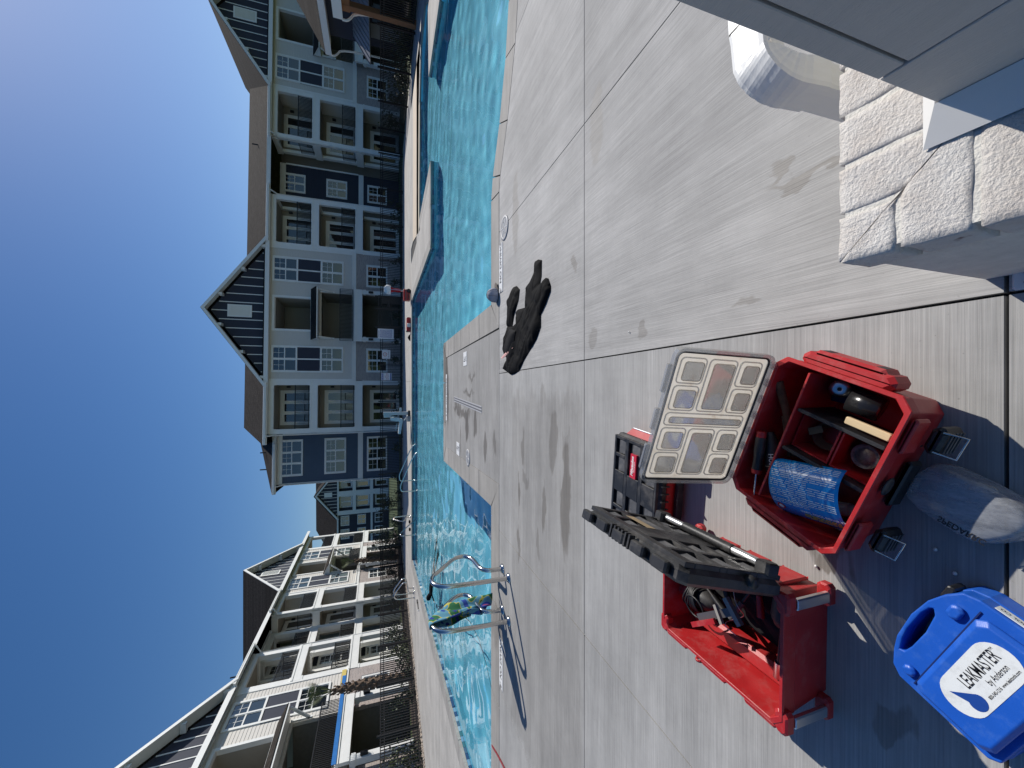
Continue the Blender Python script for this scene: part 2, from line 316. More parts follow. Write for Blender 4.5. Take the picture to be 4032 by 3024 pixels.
# ------------------------------------------------------------------ ground, pool, deck
POOL = [(-6.92, 5.33), (-1.72, 5.33), (-1.9, 9.77), (.99, 9.77), (1.11, 5.33), (2.61, 5.33), (2.9, 5.25), (3.45, 4.93), (4.11, 4.66), (4.71, 4.53), (6.6, 4.45), (8.8, 5.2), (10.2, 7.2), (10.32, 10.52), (10.09, 12.96), (12.8, 13.17), (13.6, 14.2), (13.3, 15.6), (11.44, 16.1), (6.69, 16.32), (7.06, 12.48), (4.32, 12.48), (4.24, 20.3), (-8.95, 20.3)]
def offset_poly(P, d):
    """move every edge outwards (deck side) by d; P is ccw round the water"""
    n = len(P); out = []
    for i in range(n):
        a, b, c = Vector(P[i - 1]), Vector(P[i]), Vector(P[(i + 1) % n]); e1 = (b - a).normalized(); e2 = (c - b).normalized()
        n1 = Vector((e1.y, -e1.x)); n2 = Vector((e2.y, -e2.x)); k = 1 + n1.dot(n2)
        out.append(tuple(b + (n1 + n2) * (d / max(k, .3))))
    return out
CW = .37
COUT = offset_poly(POOL, CW)
def cell_mesh(cell, z, th, hole=None):
    """sheet of the cell polygon minus the hole polygon, with real thickness"""
    n = len(cell); vs = [Vector(c) for c in cell]; es = [(i, (i + 1) % n) for i in range(n)]
    if hole:
        m = len(hole); vs += [Vector(h) for h in hole]; es += [(n + i, n + (i + 1) % m) for i in range(m)]
    v, e, f, *_ = delaunay_2d_cdt(vs, es, [], 0, 1e-5)
    bm = bmesh.new(); bv = [bm.verts.new((p.x, p.y, z)) for p in v]
    for t in f:
        c = sum((v[i] for i in t), Vector((0, 0))) / len(t)
        if inpoly(c.x, c.y, cell) and not (hole and inpoly(c.x, c.y, hole)):
            try: bm.faces.new([bv[i] for i in t])
            except ValueError: pass
    for q in [q for q in bm.verts if not q.link_faces]: bm.verts.remove(q)
    bmesh.ops.recalc_face_normals(bm, faces=bm.faces)
    for fc in bm.faces:
        if fc.normal.z < 0: fc.normal_flip()
    bmesh.ops.dissolve_limit(bm, angle_limit=.01, verts=bm.verts, edges=bm.edges)
    if th and bm.faces:
        r = bmesh.ops.extrude_edge_only(bm, edges=[e_ for e_ in bm.edges if e_.is_boundary])
        for g_ in r['geom']:
            if isinstance(g_, bmesh.types.BMVert): g_.co.z -= th
    return bm
def bm_obj(name, bm, m, parent=None):
    me = bpy.data.meshes.new(name); bm.to_mesh(me); bm.free(); me.materials.append(m); o = bpy.data.objects.new(name, me); COL.objects.link(o)
    if parent: o.parent = parent
    return o
# far terrain: one sheet to the horizon with the pool cut out
bm = cell_mesh([(-600, -300), (600, -300), (600, 900), (-600, 900)], -.06, 0, offset_poly(POOL, .12))
tag(bm_obj('ground', bm, LAWN), kind='structure')
deck = bm_obj('pool_deck', cell_mesh([(-15, -4), (16.5, -4), (16.5, 28.2), (-13.6, 28.2)], -.034, 0, offset_poly(POOL, .05)), JOINT)
tag(deck, kind='structure')
XL = [-14.9, -12.6, -10.35, -8.25, -6.15, -4.05, -1.95, .14, 2.02, 4.1, 6.2, 8.3, 10.4, 12.5, 14.6, 16.4]
YL = [-3.9, -1.62, .53, 2.68, 4.96]
G = .0045
def slab(cell, m, hole=COUT):
    b = cell_mesh(cell, 0, .03, hole)
    if not b.faces: b.free(); return
    o = bm_obj('concrete_slab', b, m, deck); return o
for j in range(4):
    for i in range(len(XL) - 1):
        x0, x1, y0, y1 = XL[i] + G, XL[i + 1] - G, YL[j] + G, YL[j + 1] - G
        if i == 6: x1 += .0
        x0s = x0 + (.055 if i == 7 and j == 2 else 0)
        m = CONC_Y if XL[i] > .1 else CONC_X
        # the joint beside the pillar drifts slightly to the right towards the camera
        def dx(x, y): return .02 * (4.96 - y) if abs(x - .14) < .02 else 0
        slab([(x0 + dx(x0, y0), y0), (x1 + dx(x1, y0), y0), (x1 + dx(x1, y1), y1), (x0 + dx(x0, y1), y1)], m)
# outer left side, far side, right side
FY = [4.97, 7.5, 10, 12.5, 15, 17.5, 20.68, 24.4, 28.1]
for j in range(8):
    for i in range(len(XL) - 1):
        x0, x1, y0, y1 = XL[i] + G, XL[i + 1] - G, FY[j] + G, FY[j + 1] - G
        if j < 6 and (-6.0 < (x0 + x1) / 2 < 3.9): continue
        lim = -14.2 + (y0 - 8) * .12
        if x1 < lim: continue
        x0 = max(x0, -14.6 + (y0 - 8) * .125) if y0 > 8 else x0
        if 6.6 < (x0 + x1) / 2 < 13.6 and 16 < y0 < 20: continue
        slab([(x0, y0), (x1, y0), (x1, y1), (x0, y1)], CONC_F)
# bits the grid leaves open next to the far islands
for c in ([(-8.2, 20.69), (4.05, 20.69), (4.05, 20.7), (-8.2, 20.7)],): pass
slab([(4.12, 12.5), (6.75, 12.5), (6.75, 17.48), (4.12, 17.48)], CONC_F) if False else None
slab([(-1.5, 4.97), (.73, 4.97), (.62, 9.4), (-1.53, 9.4)], CONC_P)
# tan sun deck behind the near island
tag(bm_obj('tan_sun_shelf', cell_mesh([(6.2, 16.0), (13.9, 15.2), (14.1, 19.4), (6.95, 19.55)], .0, .03, offset_poly(POOL, .02)), TAN), kind='structure')
slab([(6.95, 19.57), (14.1, 19.42), (14.1, 20.67), (6.95, 20.67)], CONC_F)
# coping stones with joints, mitred at the corners
cop = tag(empty('pool_coping'), kind='structure')
nP = len(POOL)
for i in range(nP):
    a, b = Vector(POOL[i]), Vector(POOL[(i + 1) % nP]); ao, bo = Vector(COUT[i]), Vector(COUT[(i + 1) % nP])
    Lh = (b - a).length
    if i in (18,): continue
    step = .72 if i in (1, 3) else (.95 if i == 2 else 1.22)
    k = max(1, round(Lh / step)); g2 = .0085
    for q in range(k):
        t0, t1 = q / k, (q + 1) / k
        # the inner joints are square to the edge, the end joints follow the mitre
        def ins(t): return a.lerp(b, t) - (b - a).normalized() * 0 - Vector((b - a).normalized().yx) * 0
        d = (b - a).normalized(); nrm = Vector((d.y, -d.x))
        def outp(t): return ao if t <= 0 else (bo if t >= 1 else a.lerp(b, t) + nrm * CW)
        p0, p1, o1, o0 = a.lerp(b, t0) + d * g2 - nrm * .02, a.lerp(b, t1) - d * g2 - nrm * .02, outp(t1) - d * g2 - nrm * .006, outp(t0) + d * g2 - nrm * .006
        mb = MB().prism([tuple(p0), tuple(o0), tuple(o1), tuple(p1)][::-1] if False else [tuple(p0), tuple(o0), tuple(o1), tuple(p1)][::-1], -.055, .003)
        st_ = mb.build('coping_stone', COPE, cop)
# pool shell
bas = MB(); DEEP = -1.25
inner = offset_poly(POOL, .0)
for i in range(nP):
    a, b = inner[i], inner[(i + 1) % nP]; bas.quad((a[0], a[1], DEEP), (b[0], b[1], DEEP), (b[0], b[1], -.05), (a[0], a[1], -.05))
basin = tag(bas.build('pool_basin', PLASTER), kind='structure')
tag(bm_obj('pool_floor', cell_mesh(POOL, DEEP, 0), PLASTER), kind='structure')
# waterline tiles, one by one, on the walls that face the camera
tb = [MB().box(-.073, .073, -.012, 0, -.073, .073).mesh('waterline_tile', t) for t in TILE]
random.seed(3)
for i in (23, 22, 20, 21, 18, 13, 14):
    a, b = Vector(POOL[i]), Vector(POOL[(i + 1) % nP]); d = (b - a); Lh = d.length; d.normalize(); k = int(Lh / .152); ang = math.atan2(d.y, d.x)
    # wall normal points into the water: left of the direction of travel
    for q in range(k):
        p = a + d * ((q + .5) * Lh / k); w = (1, 2, 3, 2, 1) if i == 23 else (3, 3, 1, 0, 3)
        share('waterline_tile', random.choices(tb, w)[0], basin, (p.x - d.y * .010, p.y + d.x * .010, -.13), (0, 0, ang + math.pi))
# letter tiles on the left wall of the pool
for k, yy in enumerate((9.0, 13.2, 16.4)):
    t_ = (yy - 5.33) / 14.97; xx = -6.92 - 2.03 * t_
    o = MB().box(-.07, .07, -.014, 0, -.07, .07).build('depth_tile', WHITE_TILE if k else TILE[0], basin); o.location = (xx + .022, yy, -.12); o.rotation_euler = (0, 0, rad(90 + 7.7)); o.scale = (1.2 if k else 2.6, 1, 1)
# water surface with real ripples
wm = MB(); WZ = -.10; stp = .075
nx, ny = int(23.5 / stp), int(16.6 / stp); idx = {}
PW = offset_poly(POOL, .015); random.seed(11)
waves = [(random.choice((random.uniform(1.2, 3), random.uniform(3, 10))), random.gauss(1.57, .75), random.uniform(0, 6.28)) for _ in range(44)]
for j in range(ny):
    for i in range(nx):
        x, y = -9.4 + i * stp, 4.2 + j * stp
        cx, cy = x + stp / 2, y + stp / 2
        if not inpoly(cx, cy, PW): continue
        q = []
        for (di, dj) in ((0, 0), (1, 0), (1, 1), (0, 1)):
            kk = (i + di, j + dj)
            if kk not in idx:
                xx, yy = -9.4 + (i + di) * stp, 4.2 + (j + dj) * stp; h = 0
                for (f, th, ph) in waves: h += math.sin((xx * math.cos(th) + yy * math.sin(th)) * f * 1.6 + ph) * (.0075 if f < 3 else .013) / (1 + f)
                idx[kk] = len(wm.v); wm.v.append((xx, yy, WZ + h * .55))
            q.append(idx[kk])
        wm.f.append(tuple(q)); wm.sm.append(True)
water = tag(wm.build('pool_water', WATER), kind='structure'); water.cycles.is_caustics_caster = True
for _o in [basin, bpy.data.objects['pool_floor']] + list(basin.children): _o.cycles.is_caustics_receiver = True
# ------------------------------------------------------------------ apartment buildings
def rects_minus(x0, x1, z0, z1, holes):
    xs = sorted({x0, x1, *[min(max(h[k], x0), x1) for h in holes for k in (0, 1)]}); zs = sorted({z0, z1, *[min(max(h[k], z0), z1) for h in holes for k in (2, 3)]}); out = []
    for j in range(len(zs) - 1):
        run = None
        for i in range(len(xs) - 1):
            cx, cz = (xs[i] + xs[i + 1]) / 2, (zs[j] + zs[j + 1]) / 2
            if any(h[0] < cx < h[1] and h[2] < cz < h[3] for h in holes):
                if run: out.append(run); run = None
            else: run = (run[0], xs[i + 1], zs[j], zs[j + 1]) if run else (xs[i], xs[i + 1], zs[j], zs[j + 1])
        if run: out.append(run)
    return out
def wall_panel(root, x0, x1, z0, z1, y, holes, m, th=.18, name='wall'):
    b = MB()
    for r in rects_minus(x0, x1, z0, z1, holes): b.box(r[0], r[1], y, y + th, r[2], r[3])
    return b.build(name, m, root)
def siding(root, x0, x1, z0, z1, y, holes, m, single=False, h=.178):
    """lap siding: courses with a proud lower edge; single = every board an object"""
    k = round((z1 - z0) / h); h = (z1 - z0) / k; b = MB(); first = None
    for q in range(k):
        za, zb = z0 + q * h, z0 + (q + 1) * h
        for r in rects_minus(x0, x1, za, zb, [H for H in holes if H[2] < za + h * .5 < H[3]] and [(H[0], H[1], za, zb) for H in holes if H[2] < za + h * .5 < H[3]]):
            mb = MB() if single else b
            a, c = r[0] + .002, r[1] - .002
            mb.add([(a, y - .024, za), (c, y - .024, za), (c, y - .008, zb), (a, y - .008, zb), (a, y, za), (c, y, za), (c, y, zb), (a, y, zb)], [(0, 1, 2, 3), (0, 4, 5, 1), (0, 3, 7, 4), (1, 5, 6, 2), (3, 2, 6, 7)])
            if single: mb.build('siding_board', m, root)
    if not single: tag(b.build('lap_siding', m, root), kind='stuff')
def window(root, x0, x1, z0, z1, y, cols=2, case=.14, grille=True, single=False):
    """white casing with double-hung sashes; each pane a child of the window"""
    f = MB(); c = case
    f.box(x0, x0 + c, y - .05, y + .02, z0, z1); f.box(x1 - c, x1, y - .05, y + .02, z0, z1)
    f.box(x0 + c, x1 - c, y - .048, y + .02, z1 - c, z1); f.box(x0 + c, x1 - c, y - .055, y + .02, z0, z0 + c * .8)
    a, b, lo, hi = x0 + c, x1 - c, z0 + c * .8, z1 - c; w = (b - a) / cols; zm = (lo + hi) / 2; pr = []
    for i in range(cols):
        p, q = a + i * w, a + (i + 1) * w
        if i: f.box(p - .05, p + .05, y - .044, y + .02, lo, hi)
        pa, qb = p + (.05 if i else 0), q - (.05 if i < cols - 1 else 0)
        f.box(pa, qb, y - .02, y + .02, zm - .035, zm + .035)
        for (l, u, top) in ((lo, zm - .035, False), (zm + .035, hi, True)):
            f.box(pa, pa + .035, y - .012, y + .02, l, u); f.box(qb - .035, qb, y - .012, y + .02, l, u)
            pr.append((pa + .035, qb - .035, l, u))
            if top and grille:
                xm, zz = (pa + qb) / 2, (l + u) / 2; f.box(xm - .011, xm + .011, y - .002, y + .02, l, u); f.box(pa + .035, qb - .035, y - .003, y + .02, zz - .011, zz + .011)
    o = f.build('window', WHITE_TRIM, root)
    for (p, q, l, u) in pr: MB().box(p, q, y + .008, y + .014, l, u).build('pane', GLASS, o)
    return o
def tall_window(root, x0, x1, y, zb, zt):
    """two stacked windows with dark panels between them, all in one white casing"""
    h = zt - zb
    window(root, x0, x1, zt - h * .35, zt, y); window(root, x0, x1, zb, zb + h * .335, y)
    f = MB(); z0, z1 = zb + h * .335 + .003, zt - h * .35 - .003
    f.box(x0 + .02, x1 - .02, y - .02, y + .02, z0, z1); o = f.build('spandrel_panel', NAVY, root)
    g = MB()
    for p in (x0, (x0 + x1) / 2 - .05, x1 - .12): g.box(p, p + (.1 if p not in (x0, x1 - .12) else .12), y - .05, y - .021, z0, z1)
    g.build('spandrel_frame', WHITE_TRIM, o)
def railing(root, x0, x1, y, z, h=1.08, m=None):
    b = MB(); m = m or BLACK_METAL
    b.box(x0, x1, y - .03, y + .03, z + h - .055, z + h); b.box(x0, x1, y - .025, y + .025, z + .09, z + .14)
    k = int((x1 - x0) / .105)
    for i in range(k + 1): xx = x0 + (x1 - x0) * i / k; b.box(xx - .014, xx + .014, y - .014, y + .014, z + .1, z + h - .03)
    return b.build('railing', m, root)
def side_railing(root, y0, y1, x, z, h=1.08):
    b = MB(); b.box(x - .025, x + .025, y0, y1, z + h - .04, z + h); b.box(x - .02, x + .02, y0, y1, z + .1, z + .14)
    k = int((y1 - y0) / .11)
    for i in range(k + 1): yy = y0 + (y1 - y0) * i / k; b.box(x - .009, x + .009, yy - .009, yy + .009, z + .1, z + h - .03)
    return b.build('railing', BLACK_METAL, root)
FL = [-.1, 3.15, 6.37, 9.5]
def french_door(root, x0, x1, y, z, n=3):
    f = MB(); h = 2.3; w = (x1 - x0) / n
    f.box(x0 - .12, x1 + .12, y - .05, y, z + h, z + h + .16); f.box(x0 - .12, x0, y - .05, y, z, z + h); f.box(x1, x1 + .12, y - .05, y, z, z + h)
    pn = []
    for i in range(n):
        a, b = x0 + i * w, x0 + (i + 1) * w
        f.box(a, a + .13, y - .03, y, z, z + h); f.box(b - .13, b, y - .03, y, z, z + h); f.box(a + .13, b - .13, y - .029, y, z, z + .3); f.box(a + .13, b - .13, y - .029, y, z + h - .14, z + h); pn.append((a + .13, b - .13))
    o = f.build('french_door', WHITE_TRIM, root)
    for a, b in pn: MB().box(a, b, y - .012, y - .004, z + .3, z + h - .14).build('pane', GLASS, o)
def bay(root, x0, x1, y0=0, dep=2.1, left_open=False, right_open=False, doors=3, levels=(0, 1, 2)):
    """three stacked balconies: floor beams, corner posts, recessed door wall, railings"""
    yb = y0 + dep
    wall_panel(root, x0, x1, FL[0], 9.6, yb, [], TAUPE, .15, 'balcony_wall')
    for z, t in ((3.42, .55), (6.64, .52), (9.5, .4)):
        b = MB(); b.box(x0, x1, y0, yb, z - t + .12, z - .02); b.build('balcony_floor', TAUPE, root)
        f = MB(); f.box(x0 - .02, x1 + .02, y0 - .06, y0 + .14, z - t, z); f.box(x0 - .03, x1 + .03, y0 - .09, y0 + .02, z - .09, z + .02); f.build('floor_beam', WHITE_TRIM, root)
        for xs, op in ((x0, left_open), (x1, right_open)):
            if op: MB().box(xs - .1 if xs == x0 else xs - .16, xs + .16 if xs == x0 else xs + .1, y0 + .145, yb + .05, z - t, z).build('floor_beam', WHITE_TRIM, root)
    for xs, op in ((x0, left_open), (x1, right_open)):
        s = 1 if xs == x0 else -1
        for lv in levels:
            za, zb = FL[lv] + .28 if lv else FL[0], (3.42 - .55, 6.64 - .52, 9.1)[lv] - .003
            p = MB(); xa, xb = sorted((xs - .05 * s, xs + .3 * s)); p.box(xa, xb, y0 - .03, y0 + .27, za, zb); p.box(xa - .025, xb + .025, y0 - .055, y0 + .3, za, za + .1); p.box(xa - .025, xb + .025, y0 - .055, y0 + .3, zb - .1, zb); p.build('balcony_post', WHITE_TRIM, root)
            if op:
                q = MB(); q.box(*sorted((xs - .03 * s, xs + .2 * s)), yb - .3, yb - .003, za, zb); q.build('balcony_post', WHITE_TRIM, root)
                if lv: side_railing(root, y0 + .3, yb - .3, xs + .08 * s, FL[lv] + .28)
    for lv in levels:
        z = FL[lv] + (.28 if lv else 0)
        w = min(2.55, x1 - x0 - .9); xc = (x0 + x1) / 2 - .05; french_door(root, xc - w / 2, xc + w / 2, yb, z, doors)
        if lv: railing(root, x0 + .27, x1 - .27, y0 + .06, z - .02)
    wl_ = MB()
    for lv in levels: wl_.box(x1 - .42, x1 - .28, yb - .16, yb - .01, FL[lv] + 2.0, FL[lv] + 2.28)
    wl_.build('wall_lantern', BLACK_METAL, root)
def gable_block(root, x0, x1, y0=0, dep=9, single=False, rear=8, porch=True, cut=None):
    xc = (x0 + x1) / 2; hw = (x1 - x0) / 2
    t1 = (x0 + .62, x0 + 2.68); t2 = (x1 - 2.72, x1 - .75); ox = (xc - 1.37, xc + 1.37); bz = (4.3, 9.3)
    H = [(t1[0], t1[1], *bz), (t2[0], t2[1], *bz), (ox[0], ox[1], 6.5, 9.3), (xc - 1.95, xc + 1.95, 3.45, 5.95)]
    wall_panel(root, x0, x1, 3.42, 9.62, y0, [(ox[0] + .15, ox[1] - .15, 6.67, 9.09), (xc - 1.8, xc + 1.8, 3.45, 5.9)], SIDING)
    siding(root, x0 + .12, x1 - .12, 3.6, 9.45, y0, H, SIDING, single)
    # brick ground storey with windows
    B0 = [(t1[0] + .05, t1[1] - .05, .95, 2.6), (t2[0] + .05, t2[1] - .05, .95, 2.6), (xc - 1.8, xc + 1.8, -.1, 2.9)]
    wall_panel(root, x0, x1, -.1, 3.38, y0 - .03, B0, BRICK_FAR, .2, 'brick_wall')
    for h in B0[:2]: window(root, *h, y0 + .04)
    b = MB(); b.box(x0 - .03, x1 + .03, y0 - .08, y0 - .035, 3.36, 3.6); b.box(x0 - .05, x1 + .05, y0 - .12, y0 - .036, 3.6, 3.66); b.build('belt_trim', WHITE_TRIM, root)
    for a, c in ((x0 - .02, x0 + .13), (x1 - .13, x1 + .02)): MB().box(a, c, y0 - .06, y0 - .003, 3.66, 9.45).build('corner_board', WHITE_TRIM, root)
    for s in (x0, x1): MB().box(s - .06 if s == x1 else s, s if s == x1 else s + .06, y0 + .2, y0 + dep, -.1, 9.6).build('side_wall', SIDING, root)
    tall_window(root, *t1, y0 - .03, *bz); tall_window(root, *t2, y0 - .03, *bz)
    # upper loggia opening
    f = MB(); f.box(ox[0], ox[0] + .16, y0 - .06, y0 + .2, 6.66, 9.14); f.box(ox[1] - .16, ox[1], y0 - .06, y0 + .2, 6.66, 9.14); f.box(ox[0], ox[1], y0 - .062, y0 + .2, 9.14, 9.3); f.box(ox[0], ox[1], y0 - .062, y0 + .2, 6.5, 6.66); f.build('opening_casing', WHITE_TRIM, root)
    r = MB(); r.box(ox[0] - 1.5, ox[1] + 1.5, y0 + 3.2, y0 + 3.3, 3.2, 9.4); r.box(ox[0] + .1, ox[0] + .16, y0 + .2, y0 + 3.2, 6.66, 9.14); r.box(ox[1] - .16, ox[1] - .1, y0 + .2, y0 + 3.2, 6.66, 9.14); r.box(ox[0], ox[1], y0 + .2, y0 + 3.2, 9.1, 9.15); r.box(xc - 2, xc + 2, y0 + .2, y0 + 3.2, 6.2, 6.5); r.build('loggia_wall', TAUPE, root)
    # bracketed canopy
    a = MB(); a.prism([(y0 - 1.0, 6.05), (y0 - .07, 6.05), (y0 - .07, 6.62), (y0 - 1.0, 6.12)][::-1], xc - 1.95, xc + 1.95, 'x'); ao = a.build('canopy', WHITE_TRIM, root)
    a = MB(); a.prism([(y0 - 1.02, 6.125), (y0 - .07, 6.625), (y0 - .07, 6.65), (y0 - 1.04, 6.15)][::-1], xc - 2.0, xc + 2.0, 'x'); a.build('canopy_roof', SHINGLE, ao)
    for sx in (xc - 1.9, xc + 1.78):
        g = MB(); g.bar((sx + .06, y0 - .85, 6.0), (sx + .06, y0 - .1, 5.1), .1, .12); g.bar((sx + .06, y0 - .1, 6.0), (sx + .06, y0 - .1, 4.95), .1, .1); g.build('bracket', WHITE_TRIM, ao)
    # second floor porch and entrance below
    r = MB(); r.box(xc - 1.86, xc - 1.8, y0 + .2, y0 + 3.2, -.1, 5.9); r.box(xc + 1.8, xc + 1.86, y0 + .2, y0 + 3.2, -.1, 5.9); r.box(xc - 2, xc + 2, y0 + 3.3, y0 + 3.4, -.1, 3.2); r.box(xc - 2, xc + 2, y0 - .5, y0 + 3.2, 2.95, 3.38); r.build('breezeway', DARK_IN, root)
    f = MB(); f.box(xc - 2.08, xc + 2.08, y0 - .66, y0 - .5, 2.87, 3.42); f.box(xc - 2.12, xc + 2.12, y0 - .7, y0 - .5, 3.34, 3.46); f.build('porch_beam', WHITE_TRIM, root)
    railing(root, xc - 2.05, xc + 2.05, y0 - .55, 3.46)
    for sx in (xc - 2.05, xc + 1.75):
        p = MB(); p.box(sx, sx + .3, y0 - .6, y0 - .3, -.1, 2.865); p.box(sx - .04, sx + .34, y0 - .64, y0 - .26, 2.6, 2.8); po = p.build('porch_post', WHITE_TRIM, root); MB().cbox(sx + .07, sx + .23, y0 - .75, y0 - .61, 2.05, 2.4, .02).build('lantern', BLACK_METAL, po)
    # gable: dark boards with battens, louvre, raking roof
    ez, pz = 9.62, 13.45; sl = (pz - ez) / (hw + .3)
    g = MB(); g.prism([(x0 + .02, ez), (x1 - .02, ez), (xc, ez + sl * (hw - .02))], y0 + .02, y0 + .2, 'y'); g.build('gable_panel', NAVY, root)
    b = MB(); b.box(x0 - .12, x1 + .12, y0 - .1, y0 + .019, ez - .18, ez + .12); b.box(x0 - .16, x1 + .16, y0 - .15, y0 + .018, ez + .1, ez + .16); b.build('gable_trim', WHITE_TRIM, root)
    k = int((x1 - x0) / .62)
    for i in range(1, k):
        xx = x0 + (x1 - x0) * i / k; zt = ez + sl * (hw - abs(xx - xc)) - .1
        if zt - ez > .25: MB().box(xx - .03, xx + .03, y0 - .01, y0 + .017, ez + .16, zt).build('batten', WHITE_TRIM, root)
    v = MB(); v.box(xc - .46, xc + .46, y0 - .05, y0 - .012, 10.6, 12.15); vo = v.build('louvre_vent', WHITE_TRIM, root)
    lv = MB()
    for i in range(16): lv.add([(xc - .36, y0 - .052, 10.72 + i * .083), (xc + .36, y0 - .052, 10.72 + i * .083), (xc + .36, y0 - .085, 10.76 + i * .083), (xc - .36, y0 - .085, 10.76 + i * .083)], [(0, 1, 2, 3)])
    lv.build('louvre', WHITE_TRIM, vo)
    ov = .6; rs = []
    for s in (-1, 1):
        e = (xc + s * (hw + .45), ez - .1); t = (xc, ez + sl * (hw + .45) - .1)
        up = .16
        rr = MB(); P = [(e[0], e[1]), (t[0], t[1]), (t[0], t[1] + up), (e[0], e[1] + up)]
        if s > 0: P = P[::-1]
        rr.prism(P[::-1], y0 - ov, y0 + rear, 'y'); ro = rr.build('gable_roof', SHINGLE, root)
        fb = MB(); Pf = [(e[0] + s * .02, e[1] - .12), (t[0], t[1] - .1), (t[0], t[1] + up * .8), (e[0] + s * .02, e[1] + up * .8)]
        fb.prism(Pf if s < 0 else Pf[::-1], y0 - ov - .05, y0 - ov - .003, 'y'); fb.build('rake_board', WHITE_TRIM, ro)
        sf = MB(); Ps = [(e[0], e[1] - .03), (t[0], t[1] - .03), (t[0], t[1] - .004), (e[0], e[1] - .004)]; sf.prism(Ps if s < 0 else Ps[::-1], y0 - ov, y0 + .01, 'y'); sf.build('soffit', WHITE_TRIM, ro)
        for q in (.12, .45, .8):
            bx, bz_ = e[0] + (t[0] - e[0]) * q, e[1] + (t[1] - e[1]) * q; MB().box(bx - .1, bx + .1, y0 - .5, y0 - .02, bz_ - .3, bz_ - .05).build('roof_bracket', WHITE_TRIM, ro)
def flat_block(root, x0, x1, y0, m, wins, ztop=9.4, dep=6):
    """recessed block with one stack of windows"""
    Hs = [(wins[0], wins[1], z, z + 1.65) for z in (.95, 4.25, 7.5)]
    wall_panel(root, x0, x1, -.1, ztop, y0, [], m)
    Z = ((-.1, 2.9), (3.35, ztop - .45))
    for a, b in Z: siding(root, x0 + .12, x1 - .12, a, b, y0, Hs, m)
    for h in Hs: window(root, *h, y0 - .045, cols=wins[2])
    MB().box(x0, x1, y0 - .07, y0 - .026, 2.92, 3.32).build('belt_trim', WHITE_TRIM, root); MB().box(x0, x1, y0 - .07, y0 - .025, ztop - .42, ztop).build('frieze_trim', WHITE_TRIM, root)
    for s in (x0, x1): MB().box(s - .06, s + .06, y0 - .055, y0 - .003, 3.33, ztop - .43).build('corner_board', WHITE_TRIM, root)
    MB().box(x0 + .001, x0 + .06, y0 + .19, y0 + dep, -.1, ztop).build('side_wall', m, root); MB().box(x1 - .06, x1 - .001, y0 + .19, y0 + dep, -.1, ztop).build('side_wall', m, root)
def gutter(root, x0, x1, y, z, ends=()):
    b = MB(); b.box(x0, x1, y - .14, y, z - .13, z); b.box(x0, x1, y - .155, y - .135, z - .03, z + .012); o = b.build('gutter', WHITE_TRIM, root)
    for (xx, yb) in ends:
        d = MB(); d.tube([(xx, y - .08, z - .12), (xx, y - .08, z - .25), (xx, yb, z - .55), (xx, yb, .1), (xx, yb - .25, -.02)], .055, 8); d.build('downspout', WHITE_PVC, o)
def main_roof(root, x0, x1, ye, ze, yr, zr, yb, hip0=0, hip1=0):
    b = MB(); t = .14
    vs = [(x0, ye, ze), (x1, ye, ze), (x1 - hip1, yr, zr), (x0 + hip0, yr, zr), (x0, yb, ze), (x1, yb, ze)]
    vs2 = [(x, y, z + t) for x, y, z in vs]
    b.add(vs2, [(0, 1, 2, 3), (3, 2, 5, 4), (0, 3, 4), (1, 5, 2)]); b.add(vs, [(3, 2, 1, 0), (4, 5, 2, 3), (4, 3, 0), (2, 5, 1)])
    b.add([vs[0], vs[1], vs2[1], vs2[0]], [(0, 1, 2, 3)]); b.add([vs[0], vs2[0], vs2[4], vs[4]], [(0, 1, 2, 3)]); b.add([vs[1], vs[5], vs2[5], vs2[1]], [(0, 1, 2, 3)])
    r = b.build('roof', SHINGLE, root)
    MB().box(x0, x1, ye - .03, ye - .004, ze - .14, ze + t).build('fascia', WHITE_TRIM, r)
    for i in range(3):
        xx = x0 + (x1 - x0) * (.3 + .25 * i); p = MB(); f = .45; p.cyl((xx, ye + (yr - ye) * f, ze + (zr - ze) * f), .05, .55, 8); p.build('vent_pipe', BLACK_METAL, r)
    return r
# the long block facing the camera
A = empty('apartment_building', (0, 33.5, 0), rad(3), 'long three-storey apartment block with two dark gables behind the pool, facing the camera', 'building')
gable_block(A, .27, 10.6); gable_block(A, 23.35, 33.7)
bay(A, -3.72, .22, left_open=True); bay(A, 10.65, 14.62, right_open=True); bay(A, 19.3, 23.3, left_open=True)
flat_block(A, -7.95, -3.95, 2.4, BLUE_SIDING, (-7.35, -4.4, 3)); flat_block(A, 15.7, 18.6, 2.4, NAVY, (16.2, 17.8, 2)); wall_panel(A, 14.6, 21.5, -.1, 9.5, 3.2, [], TAUPE)
main_roof(A, -4.5, 40, -.45, 9.55, 6.5, 12.7, 13.5, hip0=1.0); main_roof(A, -8.6, -3.0, 1.9, 9.45, 6.8, 11.6, 12, hip0=4.2)
gutter(A, -4.5, .1, -.48, 9.6, [(-3.86, -.02)]); gutter(A, 10.75, 15.2, -.48, 9.6, [(14.7, -.02)]); gutter(A, 18.9, 23.2, -.48, 9.6, [(19.25, -.02)]); gutter(A, -8.6, -4.6, 1.86, 9.5, [(-8.0, 2.3)])
